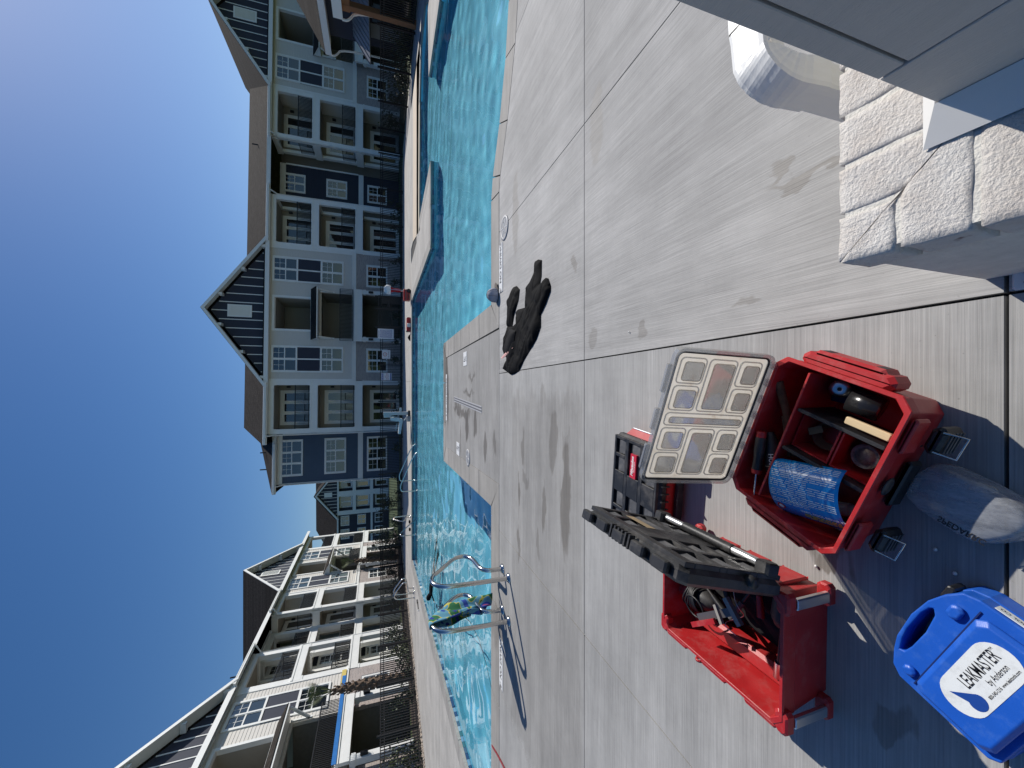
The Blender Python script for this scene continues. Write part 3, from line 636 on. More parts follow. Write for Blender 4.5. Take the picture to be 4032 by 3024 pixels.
# sun-lit block along the left side
B = empty('apartment_building', (-18.0, 32.6, 0), rad(90), 'sunlit greige apartment block along the left side behind the fence', 'building')
gable_block(B, 5.05, 14.4); gable_block(B, -16.2, -6.15, single=True)
bay(B, 1.95, 5.0, left_open=True, doors=2); bay(B, 14.45, 18.2, right_open=True); bay(B, -6.1, -2.7, right_open=True, doors=2)
flat_block(B, -2.3, 1.7, 2.6, NAVY, (-1.3, .9, 2)); bay(B, -1.75, 1.5, 1.2, 1.4, True, True, 2)
main_roof(B, -24, 19, -.45, 9.55, 6.5, 12.7, 13.5, hip1=3)
gutter(B, 1.6, 5.0, -.48, 9.6, [(1.85, -.02)]); gutter(B, -6.1, -2.3, -.48, 9.6, [(-2.6, -.02)]); gutter(B, -2.2, 1.5, 1.0, 9.52)
MB().box(-13.3, -7.6, -.73, -.705, 3.42, 3.62).build('blue_flashing_tape', mat('blue_tape', (.02, .17, .5), .5), B); MB().box(-7.6, -6.2, -.13, -.121, 3.5, 3.75).build('yellow_sheathing_strip', mat('yellow_strip', (.7, .55, .15), .6), B)
# far block seen through the gap
Cb = empty('apartment_building', (-21.5, 84, 0), rad(-2), 'distant apartment block with small white-trimmed gable seen through the gap', 'building')
def far_block(root):
    wall_panel(root, -14, 14, -.1, 9.5, 0, [], NAVY); wall_panel(root, -4.2, 4.2, -.1, 9.5, -1.2, [(-3.4, -.5, 3.5, 6.1), (.5, 3.4, 3.5, 6.1), (-3.4, -.5, 6.7, 9.2), (.5, 3.4, 6.7, 9.2), (-3.4, -.5, 0, 2.9), (.5, 3.4, 0, 2.9)], WHITE_TRIM)
    for x in (-3.0, .9):
        for z in (.1, 3.6, 6.8): french_door(root, x, x + 2.1, -.02, z, 2)
    for x in (-9.5, -6.8, 6, 9):
        for z in (1, 4.3, 7.4): window(root, x, x + 2, z, z + 1.6, -.03)
    g = MB(); g.prism([(-4.4, 9.5), (4.4, 9.5), (0, 13)], -1.1, -.9, 'y'); g.build('gable_panel', NAVY, root)
    for s in (-1, 1):
        f = MB(); P = [(s * 4.9, 9.2), (0, 13.05), (0, 13.4), (s * 4.9, 9.55)]; f.prism(P if s < 0 else P[::-1], -1.6, -1.2, 'y'); f.build('rake_board', WHITE_TRIM, root)
        f = MB(); P = [(s * 4.9, 9.57), (0, 13.42), (0, 13.6), (s * 4.9, 9.75)]; f.prism(P if s < 0 else P[::-1], -1.6, 7, 'y'); f.build('gable_roof', SHINGLE, root)
    for i in range(-6, 7): MB().box(i * .65 - .04, i * .65 + .04, -1.15, -1.102, 9.55, 9.5 + (4.4 - abs(i * .65)) * .795 - .1).build('batten', WHITE_TRIM, root)
    MB().box(-.45, .45, -1.2, -1.152, 10.4, 11.8).build('louvre_vent', WHITE_TRIM, root)
    MB().box(-14, 14, -.05, -.003, 3.0, 3.4).build('belt_trim', WHITE_TRIM, root)
    main_roof(root, -14.6, 14.6, -.5, 9.5, 6.5, 14.2, 13.5, hip0=5, hip1=5)
far_block(Cb)
# ------------------------------------------------------------------ fences, gate, signs
def fence(pts, label, single_n=0, h=1.52, sp=.11, pk=.03):
    root = empty('metal_fence', (pts[0][0], pts[0][1], 0), 0, label, 'fence'); O = Vector((pts[0][0], pts[0][1], 0)); cnt = 0; rest = MB()
    pm = MB().box(-.034, .034, -.034, .034, -.05, h + .09); pm.box(-.042, .042, -.042, .042, h + .09, h + .115); pmesh = pm.mesh('post', BLACK_METAL)
    km = MB().box(-pk / 2, pk / 2, -pk / 2, pk / 2, .08, h).mesh('picket', BLACK_METAL)
    for i in range(len(pts) - 1):
        a, b = Vector((*pts[i], 0)), Vector((*pts[i + 1], 0)); d = b - a; Lh = d.length; d.normalize(); ang = math.atan2(d.y, d.x); k = max(1, round(Lh / 2.35))
        for q in range(k + 1):
            if q == 0 and i: continue
            share('post', pmesh, root, a + d * (Lh * q / k) - O, (0, 0, ang))
        for q in range(k):
            p0, p1 = a + d * (Lh * q / k + .036) - O, a + d * (Lh * (q + 1) / k - .036) - O
            for z in (h - .015, h - .16, .13): MB().bar(p0 + Vector((0, 0, z)), p1 + Vector((0, 0, z)), .03, .034).build('rail', BLACK_METAL, root)
            n = int((p1 - p0).length / sp)
            for j in range(n):
                c = p0.lerp(p1, (j + .5) / n)
                if cnt < single_n: share('picket', km, root, c, (0, 0, ang)); cnt += 1
                else: rest.box(c.x - pk / 2, c.x + pk / 2, c.y - pk / 2, c.y + pk / 2, .08, h)
    if rest.v: tag(rest.build('pickets', BLACK_METAL, root), kind='stuff')
    return root
fence([(-13.9, 13.6), (-11.75, 29.2)], 'black metal picket fence along the left deck in front of the sunlit block', 150)
fence([(-11.6, 29.35), (-11.3, 28.35), (3.85, 28.35)], 'black metal picket fence behind the far deck, left of the gate')
fence([(6.1, 28.35), (15.9, 28.2)], 'black metal picket fence behind the far deck, right of the gate')
fence([(16.0, 28.1), (15.75, 13.0)], 'black metal picket fence on the right side, in front of the clubhouse')
gt = empty('entrance_gate', (3.95, 28.35, 0), 0, 'black metal entrance gate with dense bars in the far fence', 'gate')
for x in (0, 1.25, 2.1): MB().box(x - .045, x + .045, -.045, .045, -.05, 1.85).build('gate_post', BLACK_METAL, gt)
for x0, x1 in ((.05, 1.2), (1.3, 2.05)):
    b = MB()
    for z in (.1, .75, 1.42, 1.6): b.box(x0, x1, -.02, .02, z, z + .045)
    b.box(x0, x0 + .04, -.022, .022, .1, 1.645); b.box(x1 - .04, x1, -.022, .022, .1, 1.645); lf = b.build('gate_leaf', BLACK_METAL, gt)
    s = MB()
    for i in range(int((x1 - x0) / .06)): s.box(x0 + .05 + i * .06, x0 + .062 + i * .06, -.008, .008, .14, 1.6)
    tag(s.build('gate_bars', BLACK_METAL, lf), kind='stuff')
MB().cbox(1.35, 1.62, -.06, .06, .85, 1.05, .01).build('latch_box', BLACK_METAL, gt); MB().box(1.62, 2.03, -.015, .015, .15, 1.4).build('kick_panel', BLACK_METAL, gt)
P_BLUE = mat('sign_blue', (.03, .06, .3), .5, var=.05); P_RED = mat('sign_red', (.45, .05, .04), .5, var=.05); S_WHITE = mat('sign_white', (.75, .76, .78), .5, var=.03)
FRONT = Matrix.Rotation(rad(90), 4, 'X')
def sign(x0, x1, z0, z1, label, y=28.29):
    o = MB().cbox(-(x1 - x0) / 2, (x1 - x0) / 2, -.004, .004, -(z1 - z0) / 2, (z1 - z0) / 2, .002).build('pool_sign', S_WHITE); o.location = ((x0 + x1) / 2, y, (z0 + z1) / 2); tag(o, label, 'sign', 'signs on the far fence'); return o
s1 = sign(3.13, 3.82, .62, 1.68, 'large white sign with rows of small blue print on the far fence')
tl = MB(); random.seed(2)
for r in range(14):
    z = .36 - r * .058; x = -.27
    while x < .27: w = random.uniform(.04, .14); tl.box(x, min(.28, x + w), -.0062, -.0045, z - .012, z + .012); x += w + .02
tag(tl.build('print_lines', P_BLUE, s1), kind='stuff'); lettering('heading', 'POOL RULES', .075, INK, s1, Matrix.Translation((0, -.005, .45)) @ FRONT)
s2 = sign(1.75, 2.35, .85, 1.4, 'white no diving sign with a crossed circle on the far fence')
c = MB(); c.tube([(math.cos(a) * .12, -.006, .075 + math.sin(a) * .12) for a in [2 * math.pi * k / 28 for k in range(28)]], .013, 6, closed=True); c.bar((-.085, -.006, .16), (.085, -.006, -.01), .02, .006); c.build('prohibition_ring', P_RED, s2)
c = MB(); c.bar((-.05, -.006, .02), (.03, -.006, .11), .025, .006); c.bar((.03, -.006, .11), (.06, -.006, .06), .018, .006); c.build('diver_pictogram', INK, s2); lettering('wording', 'NO DIVING', .085, INK, s2, Matrix.Translation((0, -.005, -.16)) @ FRONT)
s3 = sign(.25, .77, .76, 1.46, 'white warning sign with blue header about lifeguards on the far fence')
MB().box(-.235, .235, -.0055, -.0042, .2, .32).build('header_band', P_BLUE, s3); MB().box(-.235, .235, -.0055, -.0042, -.32, -.25).build('footer_band', P_BLUE, s3)
lettering('heading', 'WARNING', .1, S_WHITE, s3, Matrix.Translation((0, -.006, .26)) @ FRONT); lettering('wording', 'NO\nLIFEGUARD\nON DUTY', .095, P_RED, s3, Matrix.Translation((0, -.005, -.03)) @ FRONT)
# ------------------------------------------------------------------ grab rails, hand rails
PROF = [(.0, .0), (.005, .3), (.03, .74), (.06, .82), (.12, .885), (.19, .9), (.27, .89), (.38, .86), (.45, .8), (.72, .57), (.775, .5), (.785, .42), (.76, .355), (.68, .305), (.52, .285), (.4, .27), (.32, .25), (.275, .2), (.262, .12), (.26, 0)]
PROF = [(0, 0), (.005, .3), (.035, .7), (.055, .78), (.09, .84), (.15, .885), (.22, .9), (.3, .885), (.37, .845), (.5, .735), (.68, .59), (.745, .52), (.775, .45), (.77, .385), (.72, .33), (.62, .295), (.47, .28), (.36, .265), (.29, .225), (.262, .15), (.258, 0)]
def smooth(P, n=3):
    for _ in range(n):
        Q = [P[0]]
        for i in range(len(P) - 1): a, b = Vector(P[i]), Vector(P[i + 1]); Q += [tuple(a.lerp(b, .25)), tuple(a.lerp(b, .75))]
        P = Q + [P[-1]]
    return P
def grab_rail(loc, rz, label, group, n=16):
    r = empty('grab_rail', loc, rz, label, 'rail', group)
    MB().tube(smooth([(0, a, b + .012) for a, b in PROF], 2), .027, n).build('rail_tube', STEEL, r)
    for y in (0, .258): MB().lathe([(.0, .035), (.036, .035), (.05, .02), (.062, .008), (.062, 0)], 20, (0, y, .002)).build('escutcheon', STEEL, r)
    return r
grab_rail((-2.385, 4.535, 0), 0, 'bare stainless grab rail at the near pool edge, right of the towel', 'near pool grab rails'); grab_rail((-2.915, 4.535, 0), 0, 'stainless grab rail at the near pool edge with a towel over it', 'near pool grab rails')
grab_rail((-9.95, 18.6, 0), rad(-90), 'nearer of the two stainless grab rails on the left deck by the pool', 'left pool grab rails', 8); grab_rail((-10.02, 19.15, 0), rad(-90), 'farther of the two stainless grab rails on the left deck by the pool', 'left pool grab rails', 8)
g_ = grab_rail((-6.95, 21.2, 0), rad(180), 'sun-glinting stainless grab rail on the far deck', None, 8)
def stair_rail(loc, rz, label, L=2.0, drop=.75):
    r = empty('stair_hand_rail', loc, rz, label, 'rail', 'far pool stair rails'); P = smooth([(0, 0, -1.1), (0, 0, .48), (.02, 0, .58), (.12, 0, .63), (.3, 0, .63), (.42, 0, .58), (L, 0, .63 - drop), (L, 0, -1.1)], 2)
    MB().tube(P, .024, 10).build('rail_tube', STEEL, r); MB().lathe([(.0, .03), (.03, .03), (.05, .005), (.05, 0)], 12, (0, 0, -.1)).build('escutcheon', STEEL, r); return r
stair_rail((-4.75, 19.7, 0), rad(4), 'stainless stair rail in the far pool, closer to the far edge'); stair_rail((-4.95, 18.5, 0), rad(4), 'stainless stair rail in the far pool, closer to the camera')
r = empty('pool_loop_rail', (-7.25, 19.2, 0), rad(68), 'narrow looped stainless rail rising from the water at the far left corner', 'rail'); MB().tube(smooth([(0, 0, -1.1), (0, 0, .5), (.05, 0, .6), (.2, 0, .6), (.5, 0, .35), (1.0, 0, -.12), (1.1, 0, -1.1)], 2), .023, 10).build('rail_tube', STEEL, r); MB().lathe([(.0, .03), (.03, .03), (.05, .005), (.05, 0)], 12, (0, 0, -.1)).build('escutcheon', STEEL, r)
# ------------------------------------------------------------------ towel on the rail
TOWEL, nt, p = newmat('printed_towel'); L_ = nt.links.new; tc = N(nt, 'TexCoord'); nz = N(nt, 'TexNoise', i_Scale=4.0, i_Detail=2.0, i_Distortion=.6); L_(tc.outputs['Object'], nz.inputs['Vector']); cr = N(nt, 'ValToRGB'); L_(nz.outputs['Fac'], cr.inputs['Fac'])
cr.color_ramp.interpolation = 'CONSTANT'; e = cr.color_ramp.elements; e[0].position = 0; e[0].color = (.015, .03, .22, 1); e[1].position = .41; e[1].color = (.02, .13, .05, 1)
for pos, cc in ((.475, (.45, .4, .07, 1)), (.495, (.1, .28, .38, 1)), (.6, (.02, .06, .3, 1)), (.68, (.42, .08, .16, 1))): q = e.new(pos); q.color = cc
vo = N(nt, 'TexVoronoi', i_Scale=9.0); L_(tc.outputs['Object'], vo.inputs['Vector']); rr = N(nt, 'MapRange'); rr.inputs['From Min'].default_value = .2; rr.inputs['From Max'].default_value = .24; rr.inputs['To Min'].default_value = 1; rr.inputs['To Max'].default_value = 0; L_(vo.outputs['Distance'], rr.inputs['Value'])
mx = N(nt, 'Mix', data_type='RGBA'); mx.inputs['B'].default_value = (.01, .025, .16, 1); L_(cr.outputs['Color'], mx.inputs['A']); L_(rr.outputs['Result'], mx.inputs['Factor']); L_(mx.outputs['Result'], p.inputs['Base Color']); p.inputs['Roughness'].default_value = .95
def towel():
    m = MB(); nu, nv = 22, 26; path = smooth([(a, b) for a, b in PROF[6:14]], 1)
    for side in (0, 1): pass
    vs = []
    for i in range(nu + 1):
        t = i / nu; y = .16 + t * .46; zt = .9 - max(0, (y - .27)) * .82 + .03
        for j in range(nv + 1):
            s = j / nv * 2 - 1; a = abs(s); sg = 1 if s > 0 else -1
            ln = (.74 if sg > 0 else .6) * (1 - .25 * (t - .45) ** 2 * 4 * .5) ; drop = max(0, a - .08) * ln
            x = sg * (.032 * min(1, a / .08) + .05 * math.sin(a * 3 + t * 5) * a + .035 * a * math.sin(t * 14 + sg)) ; z = zt - drop + (.0 if a > .08 else .006 * (1 - a / .08)); yy = y + (.5 - t) * a * .22 + .02 * math.sin(a * 9 + t * 3)
            vs.append((x, yy, max(z, .06)))
    fs = [(i * (nv + 1) + j, i * (nv + 1) + j + 1, (i + 1) * (nv + 1) + j + 1, (i + 1) * (nv + 1) + j) for i in range(nu) for j in range(nv)]
    m.add(vs, fs, True); o = m.build('beach_towel', TOWEL); o.location = (-2.915, 4.535, 0.012); sd = o.modifiers.new('s', 'SOLIDIFY'); sd.thickness = .012; return o
tag(towel(), 'blue, green and yellow patterned towel hanging over the grab rail', 'towel')
flower = MB()
for k in range(8):
    a = k * math.pi / 4; flower.add([(.0, .006 * 0, 0), (.0, math.cos(a - .22) * .035, math.sin(a - .22) * .035), (0, math.cos(a) * .055, math.sin(a) * .055), (0, math.cos(a + .22) * .035, math.sin(a + .22) * .035)], [(0, 1, 2, 3)])
# ------------------------------------------------------------------ deck fittings and depth markers
FLAT = Matrix.Identity(4)
def marker(cx, cy, w, d, txt, size, label, rz=0, name='depth_marker'):
    o = MB().cbox(-w / 2, w / 2, -d / 2, d / 2, 0, .004, .003).build(name, WHITE_TILE); o.location = (cx, cy, .003); o.rotation_euler = (0, 0, rz); tag(o, label, 'marker', 'deck depth markers')
    lettering('wording', txt, size, INK, o, Matrix.Translation((0, 0, .0046)), depth=.0004, bold=.002); return o
marker(1.52, 4.872, .64, .15, "5'  NO DIVING", .1, 'white no diving marker strip on the deck beside the cap'); marker(-3.66, 4.865, .64, .15, "4'  NO DIVING", .1, 'white no diving marker strip on the near deck in the rail shadow')
marker(.47, 7.15, .3, .26, '3 FT', .13, 'square white depth tile on the right side of the concrete peninsula', rad(90)); marker(-1.32, 7.85, .3, .26, '4 FT', .13, 'square white depth tile on the left side of the concrete peninsula', rad(-90)); marker(-.32, 9.3, 1.1, .16, '3 FT  NO DIVING', .12, 'long white marker strip across the tip of the concrete peninsula')
GREY_PL = mat('grey_deck_plastic', (.42, .42, .42), .5, var=.1)
def skimmer(loc, label):
    r = empty('skimmer_lid', loc, .4, label, 'lid', 'round skimmer lids')
    MB().lathe([(.155, 0), (.155, .006), (.125, .01), (.12, .006)], 32).build('ring', GREY_PL, r); MB().cyl((0, 0, 0), .118, .006, 32).build('cover', mat('skimmer_cover', (.3, .3, .3), .6), r)
    for k in range(6): a = k * math.pi / 3; MB().bar((math.cos(a) * .03, math.sin(a) * .03, .008), (math.cos(a) * .115, math.sin(a) * .115, .008), .008, .004).build('spoke', WHITE_TILE, r)
    for s in (-1, 1): MB().cyl((s * .085, 0, .0062), .014, .002, 12).build('finger_hole', INK, r)
skimmer((1.99, 4.72, .003), 'round grey skimmer lid in the near deck right of the cap'); skimmer((-1.33, 6.9, .003), 'round grey skimmer lid set in the concrete peninsula')
td = empty('trench_drain', (-.36, 7.1, .001), rad(-2), 'narrow slotted trench drain along the middle of the peninsula', 'drain'); MB().box(-.055, .055, -1.2, 1.2, 0, .004).build('drain_frame', GREY_PL, td)
for x in (-.024, .024): MB().box(x - .012, x + .012, -1.19, 1.19, .0041, .0055).build('drain_slot', mat('slot_dark', (.12, .12, .13), .7), td)
# slot drain beside the pillar foot
sd_ = empty('slot_drain', (.262, .43, .001), 0, 'white slotted drain cover at the foot of the brick pillar', 'drain'); MB().cbox(-.03, .05, -.35, .09, -.002, .004, .006).build('drain_cover', WHITE_PVC, sd_)
for i in range(5):
    for x in (-.012, .012): MB().cbox(x - .004, x + .004, .02 - i * .08, .07 - i * .08, .0041, .0046, .003).build('drain_slot', INK, sd_)
# ------------------------------------------------------------------ hose, diver
HOSE = mat('red_hose', (.2, .012, .018), .5); 
tag(MB().tube(smooth([(-4.6, 3.6, .012), (-4.78, 4.4, .012), (-4.95, 4.95, .012), (-5.1, 5.28, .012), (-5.16, 5.36, -.02), (-5.2, 5.42, -.3), (-5.0, 6.0, -.6), (-4.6, 7.0, -.62), (-5.2, 9.0, -.6), (-6.3, 11.0, -.5), (-6.9, 12.2, -.35), (-6.85, 12.75, -.2)], 3), .0105, 8).build('air_hose', HOSE), 'red air hose crossing the coping and running under water to the diver', 'hose')
def person_diver():
    me = bpy.data.meshes.new('person'); ob = bpy.data.objects.new('person', me); COL.objects.link(ob)
    # prone at the surface, head to the left, arms out to the sides below the water
    V = [((0, 0, -.08), .15), ((-.22, 0, -.04), .15), ((-.42, 0, -.02), .165), ((-.55, 0, .0), .12), ((-.63, 0, .02), .065), ((-.72, 0, .06), .095), ((-.81, 0, .1), .1), ((-.88, 0, .08), .075),
         ((-.5, .2, -.05), .07), ((-.62, .42, -.16), .05), ((-.85, .5, -.25), .04), ((-.98, .5, -.27), .035), ((-.5, -.2, -.05), .07), ((-.42, -.45, -.14), .05), ((-.6, -.62, -.22), .04), ((-.72, -.64, -.24), .035),
         ((.12, .1, -.12), .11), ((.5, .14, -.2), .075), ((.9, .16, -.28), .05), ((1.12, .17, -.34), .035), ((.12, -.1, -.12), .11), ((.5, -.14, -.16), .075), ((.88, -.2, -.34), .05), ((1.08, -.22, -.42), .035)]
    E = [(0, 1), (1, 2), (2, 3), (3, 4), (4, 5), (5, 6), (6, 7), (2, 8), (8, 9), (9, 10), (10, 11), (2, 12), (12, 13), (13, 14), (14, 15), (0, 16), (16, 17), (17, 18), (18, 19), (0, 20), (20, 21), (21, 22), (22, 23)]
    me.from_pydata([v for v, r in V], E, []); sk = ob.modifiers.new('skin', 'SKIN'); sv = me.skin_vertices[0].data
    for i, (v, r) in enumerate(V): sv[i].radius = (r, r * .9)
    sv[0].use_root = True; sb = ob.modifiers.new('sub', 'SUBSURF'); sb.levels = 2; sb.render_levels = 2; sk.use_smooth_shade = True
    me.materials.append(NEOPRENE); return ob
pd = person_diver(); pd.location = (-6.35, 12.75, -.1); pd.rotation_euler = (0, 0, rad(-24)); tag(pd, 'person in black hooded wetsuit swimming face down in the pool', 'person')
tk = MB(); tk.tube([(-.55, .0, .17), (.0, 0, .1)], .075, 12); 
FIN = [(0, -.06), (.1, -.08), (.42, -.12), (.44, .12), (.1, .08), (0, .06)]
for (fx, fy, fz) in ((1.1, .17, -.36), (1.06, -.22, -.44)):
    o = MB().prism(FIN, -.008, .008).build('swim_fin', NEOPRENE, pd); o.location = (fx, fy, fz); o.rotation_euler = (0, rad(20), 0)
# ------------------------------------------------------------------ pool lift on the far deck
LIFT = mat('pale_grey_lift', (.42, .47, .5), .5, var=.05); lf = empty('pool_lift', (-1.55, 21.3, 0), 0, 'pale grey pool access lift with a seat on the far deck', 'lift')
MB().cbox(-.14, .14, -.14, .14, 0, .12, .02).build('base', BLK, lf); MB().cbox(-.085, .085, -.09, .09, .12, 1.36, .02).build('mast', LIFT, lf); MB().cbox(-.2, -.06, -.08, .08, 1.0, 1.34, .02).build('actuator', LIFT, lf)
MB().bar((-.1, 0, 1.05), (-.28, -.05, .5), .07, .05).build('lift_arm', LIFT, lf); MB().box(.06, .3, -.03, .03, .44, .56).build('control_handle', LIFT, lf)
st = MB(); st.prism([(-.2, 1.02), (-.34, 1.0), (-.4, .78), (-.4, .6), (-.46, .56), (-1.05, .62), (-1.06, .5), (-.4, .4), (-.28, .42), (-.24, .6)], -.25, .2, 'y'); st.build('seat', mat('lift_seat', (.5, .58, .63), .45), lf); MB().bar((-.5, -.25, .68), (-.85, -.25, .76), .035).build('armrest', LIFT, lf); MB().bar((-.12, .1, .1), (-.4, .15, .3), .05).build('foot_brace', LIFT, lf); MB().box(-.45, -.16, .05, .25, 0, .16).build('battery_box', GREY_PL, lf)
# ------------------------------------------------------------------ things on the far deck
ct = empty('rolling_toolbox', (4.62, 20.95, 0), 0, 'red wheeled toolbox standing on the far deck with a shirt over its handle', 'toolbox'); MB().cbox(-.28, .28, -.2, .2, .04, .3, .02).build('body', RED, ct); MB().cbox(-.28, .28, -.2, .2, .303, .37, .02).build('lid', RED, ct)
for y in (-.21, .21):
    wh = MB().lathe([(.0, -.02), (.1, -.02), (.11, 0), (.1, .02), (0, .02)], 18).build('wheel', BLK, ct); wh.location = (.2, y, .11); wh.rotation_euler = (rad(90), 0, 0)
MB().tube([(.22, -.12, .37), (.22, -.12, 1.1), (.22, .12, 1.1), (.22, .12, .37)], .014, 8).build('pull_handle', ALU, ct); MB().box(-.2, .05, -.205, -.2005, .12, .16).build('label_strip', BLK, ct); MB().box(-.26, .26, -.206, -.2003, .24, .28).build('latch_band', BLK2, ct)
def drape(name, m, prof, w, n=18):
    b = MB(); vs = []; k = len(prof)
    for i, (z, ww) in enumerate(prof):
        for j in range(n): a = 2 * math.pi * j / n; r_ = ww * (1 + .16 * math.sin(3 * a + i) + .1 * math.sin(5 * a)); vs.append((math.cos(a) * r_, math.sin(a) * r_ * .6, z))
    b.add(vs, [(i * n + j, i * n + (j + 1) % n, (i + 1) * n + (j + 1) % n, (i + 1) * n + j) for i in range(k - 1) for j in range(n)], True); b.add(vs[-n:], [tuple(range(n))]); return b.build(name, m)
o = drape('red_shirt', mat('red_cloth', (.35, .012, .02), .9), [(.5, .05), (.65, .09), (.8, .07), (.95, .13), (1.1, .17), (1.16, .14)], 1); o.location = (4.84, 20.95, 0); tag(o, 'crumpled red shirt hung on the handle of the wheeled toolbox', 'shirt')
o = drape('white_towel', mat('white_cloth', (.72, .73, .75), .9), [(1.0, .2), (1.08, .22), (1.2, .22), (1.29, .16), (1.33, .08)], 1); o.location = (4.84, 20.95, 0); tag(o, 'white towel topping the red shirt on the toolbox handle', 'towel')
bx = empty('low_toolbox', (3.1, 21.05, 0), 0, 'low red toolbox lying on the far deck by the pool edge', 'toolbox'); MB().cbox(-.36, .36, -.2, .2, .0, .2, .02).build('body', RED, bx); MB().cbox(-.37, -.3, -.16, .16, .05, .22, .01).build('end_cap', BLK, bx); MB().cbox(.3, .38, -.16, .16, .04, .18, .01).build('end_cap', BLK, bx)
o = MB().cbox(-.1, .1, -.04, .04, 0, .19, .03).build('white_tub', WHITE_PVC); o.location = (3.05, 20.79, .003); tag(o, 'small white tub leaning on the low red toolbox', 'tub')
o = drape('black_cloth', NEOPRENE, [(0, .16), (.05, .14), (.1, .08), (.13, .03)], 1); o.location = (2.45, 21.2, .003); tag(o, 'crumpled black cloth lying on the far deck', 'cloth')
for i, (x, y) in enumerate(((-7.25, 21.1), (-7.6, 20.95))): o = MB().ell((0, 0, .05), .1, .06, .05).build('swim_shoe', NEOPRENE); o.location = (x, y, .0); tag(o, ('black swim shoe on the far deck, nearer the glinting rail', 'black swim shoe on the far deck, farther left of the glinting rail')[i], 'shoe', 'swim shoes on the far deck')
pk_ = empty('hand_pump', (-9.2, 16.6, 0), rad(80), 'black hand tool with white tip lying on the left deck', 'tool'); MB().tube([(-.3, 0, .03), (.1, 0, .03)], .02, 8).build('shaft', BLK, pk_); MB().tube([(.1, 0, .03), (.28, 0, .03)], .035, 10).build('grip', BLK, pk_); MB().ell((-.33, 0, .03), .035, .03, .03).build('tip', WHITE_PVC, pk_)
# ------------------------------------------------------------------ puffed cloth from a ground outline
def dist_edge(x, y, P):
    d = 9
    for i in range(len(P)):
        a, b = Vector(P[i - 1]), Vector(P[i]); q = Vector((x, y)); e = b - a; t = max(0, min(1, (q - a).dot(e) / max(e.length_squared, 1e-9))); d = min(d, (q - a - e * t).length)
    return d
def puffed(P, h, step=.022, fold=.5, seed=0, wr=.09):
    pts = []
    for i in range(len(P)):
        a, b = Vector(P[i - 1]), Vector(P[i]); k = max(1, int((b - a).length / step))
        for q in range(k): pts.append(a.lerp(b, q / k))
    nb = len(pts); es = [(i, (i + 1) % nb) for i in range(nb)]; xs = [p.x for p in pts]; ys = [p.y for p in pts]; y = min(ys); r = 0
    while y < max(ys):
        x = min(xs) + (r % 2) * step / 2
        while x < max(xs):
            if inpoly(x, y, P) and dist_edge(x, y, P) > step * .5: pts.append(Vector((x, y)))
            x += step
        y += step * .87; r += 1
    v, e, f, *_ = delaunay_2d_cdt(pts, es, [], 0, 1e-6); m = MB(); vs = []
    for p in v:
        d = dist_edge(p.x, p.y, P); z = h * (1 - math.exp(-d / .028)); al, ac = (p.x - p.y * 1.1) / 1.49, (p.x * 1.1 + p.y) / 1.49
        n1 = noise.noise(Vector((al * 2.4, ac * 7, seed))); n2 = abs(noise.noise(Vector((al * 3.0, ac * 12, seed + 3.3)))); n4 = noise.noise(Vector((al * 9, ac * 4, seed + 6)))
        vs.append((p.x, p.y, .004 + max(.0, z * (1 - fold * .4 + fold * n1 + .35 * fold * n4) - z / h * wr * max(0, .12 - n2))))
    fs = [t for t in f if inpoly(sum(v[i].x for i in t) / len(t), sum(v[i].y for i in t) / len(t), P)]
    fs = [t if (v[t[1]] - v[t[0]]).cross(v[t[2]] - v[t[0]]) > 0 else tuple(reversed(t)) for t in fs]
    m.add(vs, fs, True); return m
WS_T = [(0.311, 4.6), (0.366, 4.728), (0.445, 4.744), (0.594, 4.676), (0.714, 4.6), (0.687, 4.408), (0.712, 4.229), (0.843, 4.251), (0.856, 4.208), (0.836, 3.985), (0.937, 3.958), (1.054, 3.947), (1.079, 3.835), (1.149, 3.713), (1.252, 3.679), (1.246, 3.597), (1.214, 3.511), (1.06, 3.518), (0.988, 3.555), (1.004, 3.487), (1.015, 3.412), (0.994, 3.354), (0.911, 3.298), (0.866, 3.298), (0.764, 3.412), (0.679, 3.533), (0.559, 3.533), (0.44, 3.662), (0.261, 4.004), (0.146, 4.166), (0.115, 4.339), (0.111, 4.464), (0.188, 4.754)]
WS_A = [(0.687, 4.408), (0.815, 4.339), (0.957, 4.187), (1.073, 4.145), (1.137, 4.251), (1.147, 4.339), (1.086, 4.454), (1.057, 4.6), (0.941, 4.55), (0.714, 4.6)]
WS_L = [(0.314, 4.65), (0.331, 4.55), (0.384, 4.362), (0.423, 4.229), (0.376, 4.55), (0.333, 4.702)]
ws = empty('wetsuit', (.7, 4.1, 0), 0, 'crumpled black wetsuit lying on the deck near the pool edge', 'wetsuit')
def rel(P, c=(.7, 4.1)): return [(x - c[0], y - c[1]) for x, y in P]
puffed(rel(WS_T), .055, .017, seed=1, fold=.8, wr=.12).build('torso_and_leg', NEOPRENE, ws); puffed(rel(WS_A), .05, .017, seed=4, fold=.6, wr=.1).build('sleeve', NEOPRENE, ws)
o = puffed(rel(WS_L), .03, seed=7).build('pink_lining', SKIN, ws); o.location = (0, 0, .05)
o = puffed(rel([(.42, 4.62), (.55, 4.5), (.66, 4.35), (.6, 4.15), (.5, 4.2), (.36, 4.45)]), .03, seed=9).build('chest_panel', NEO2, ws); o.location = (0, 0, .05)
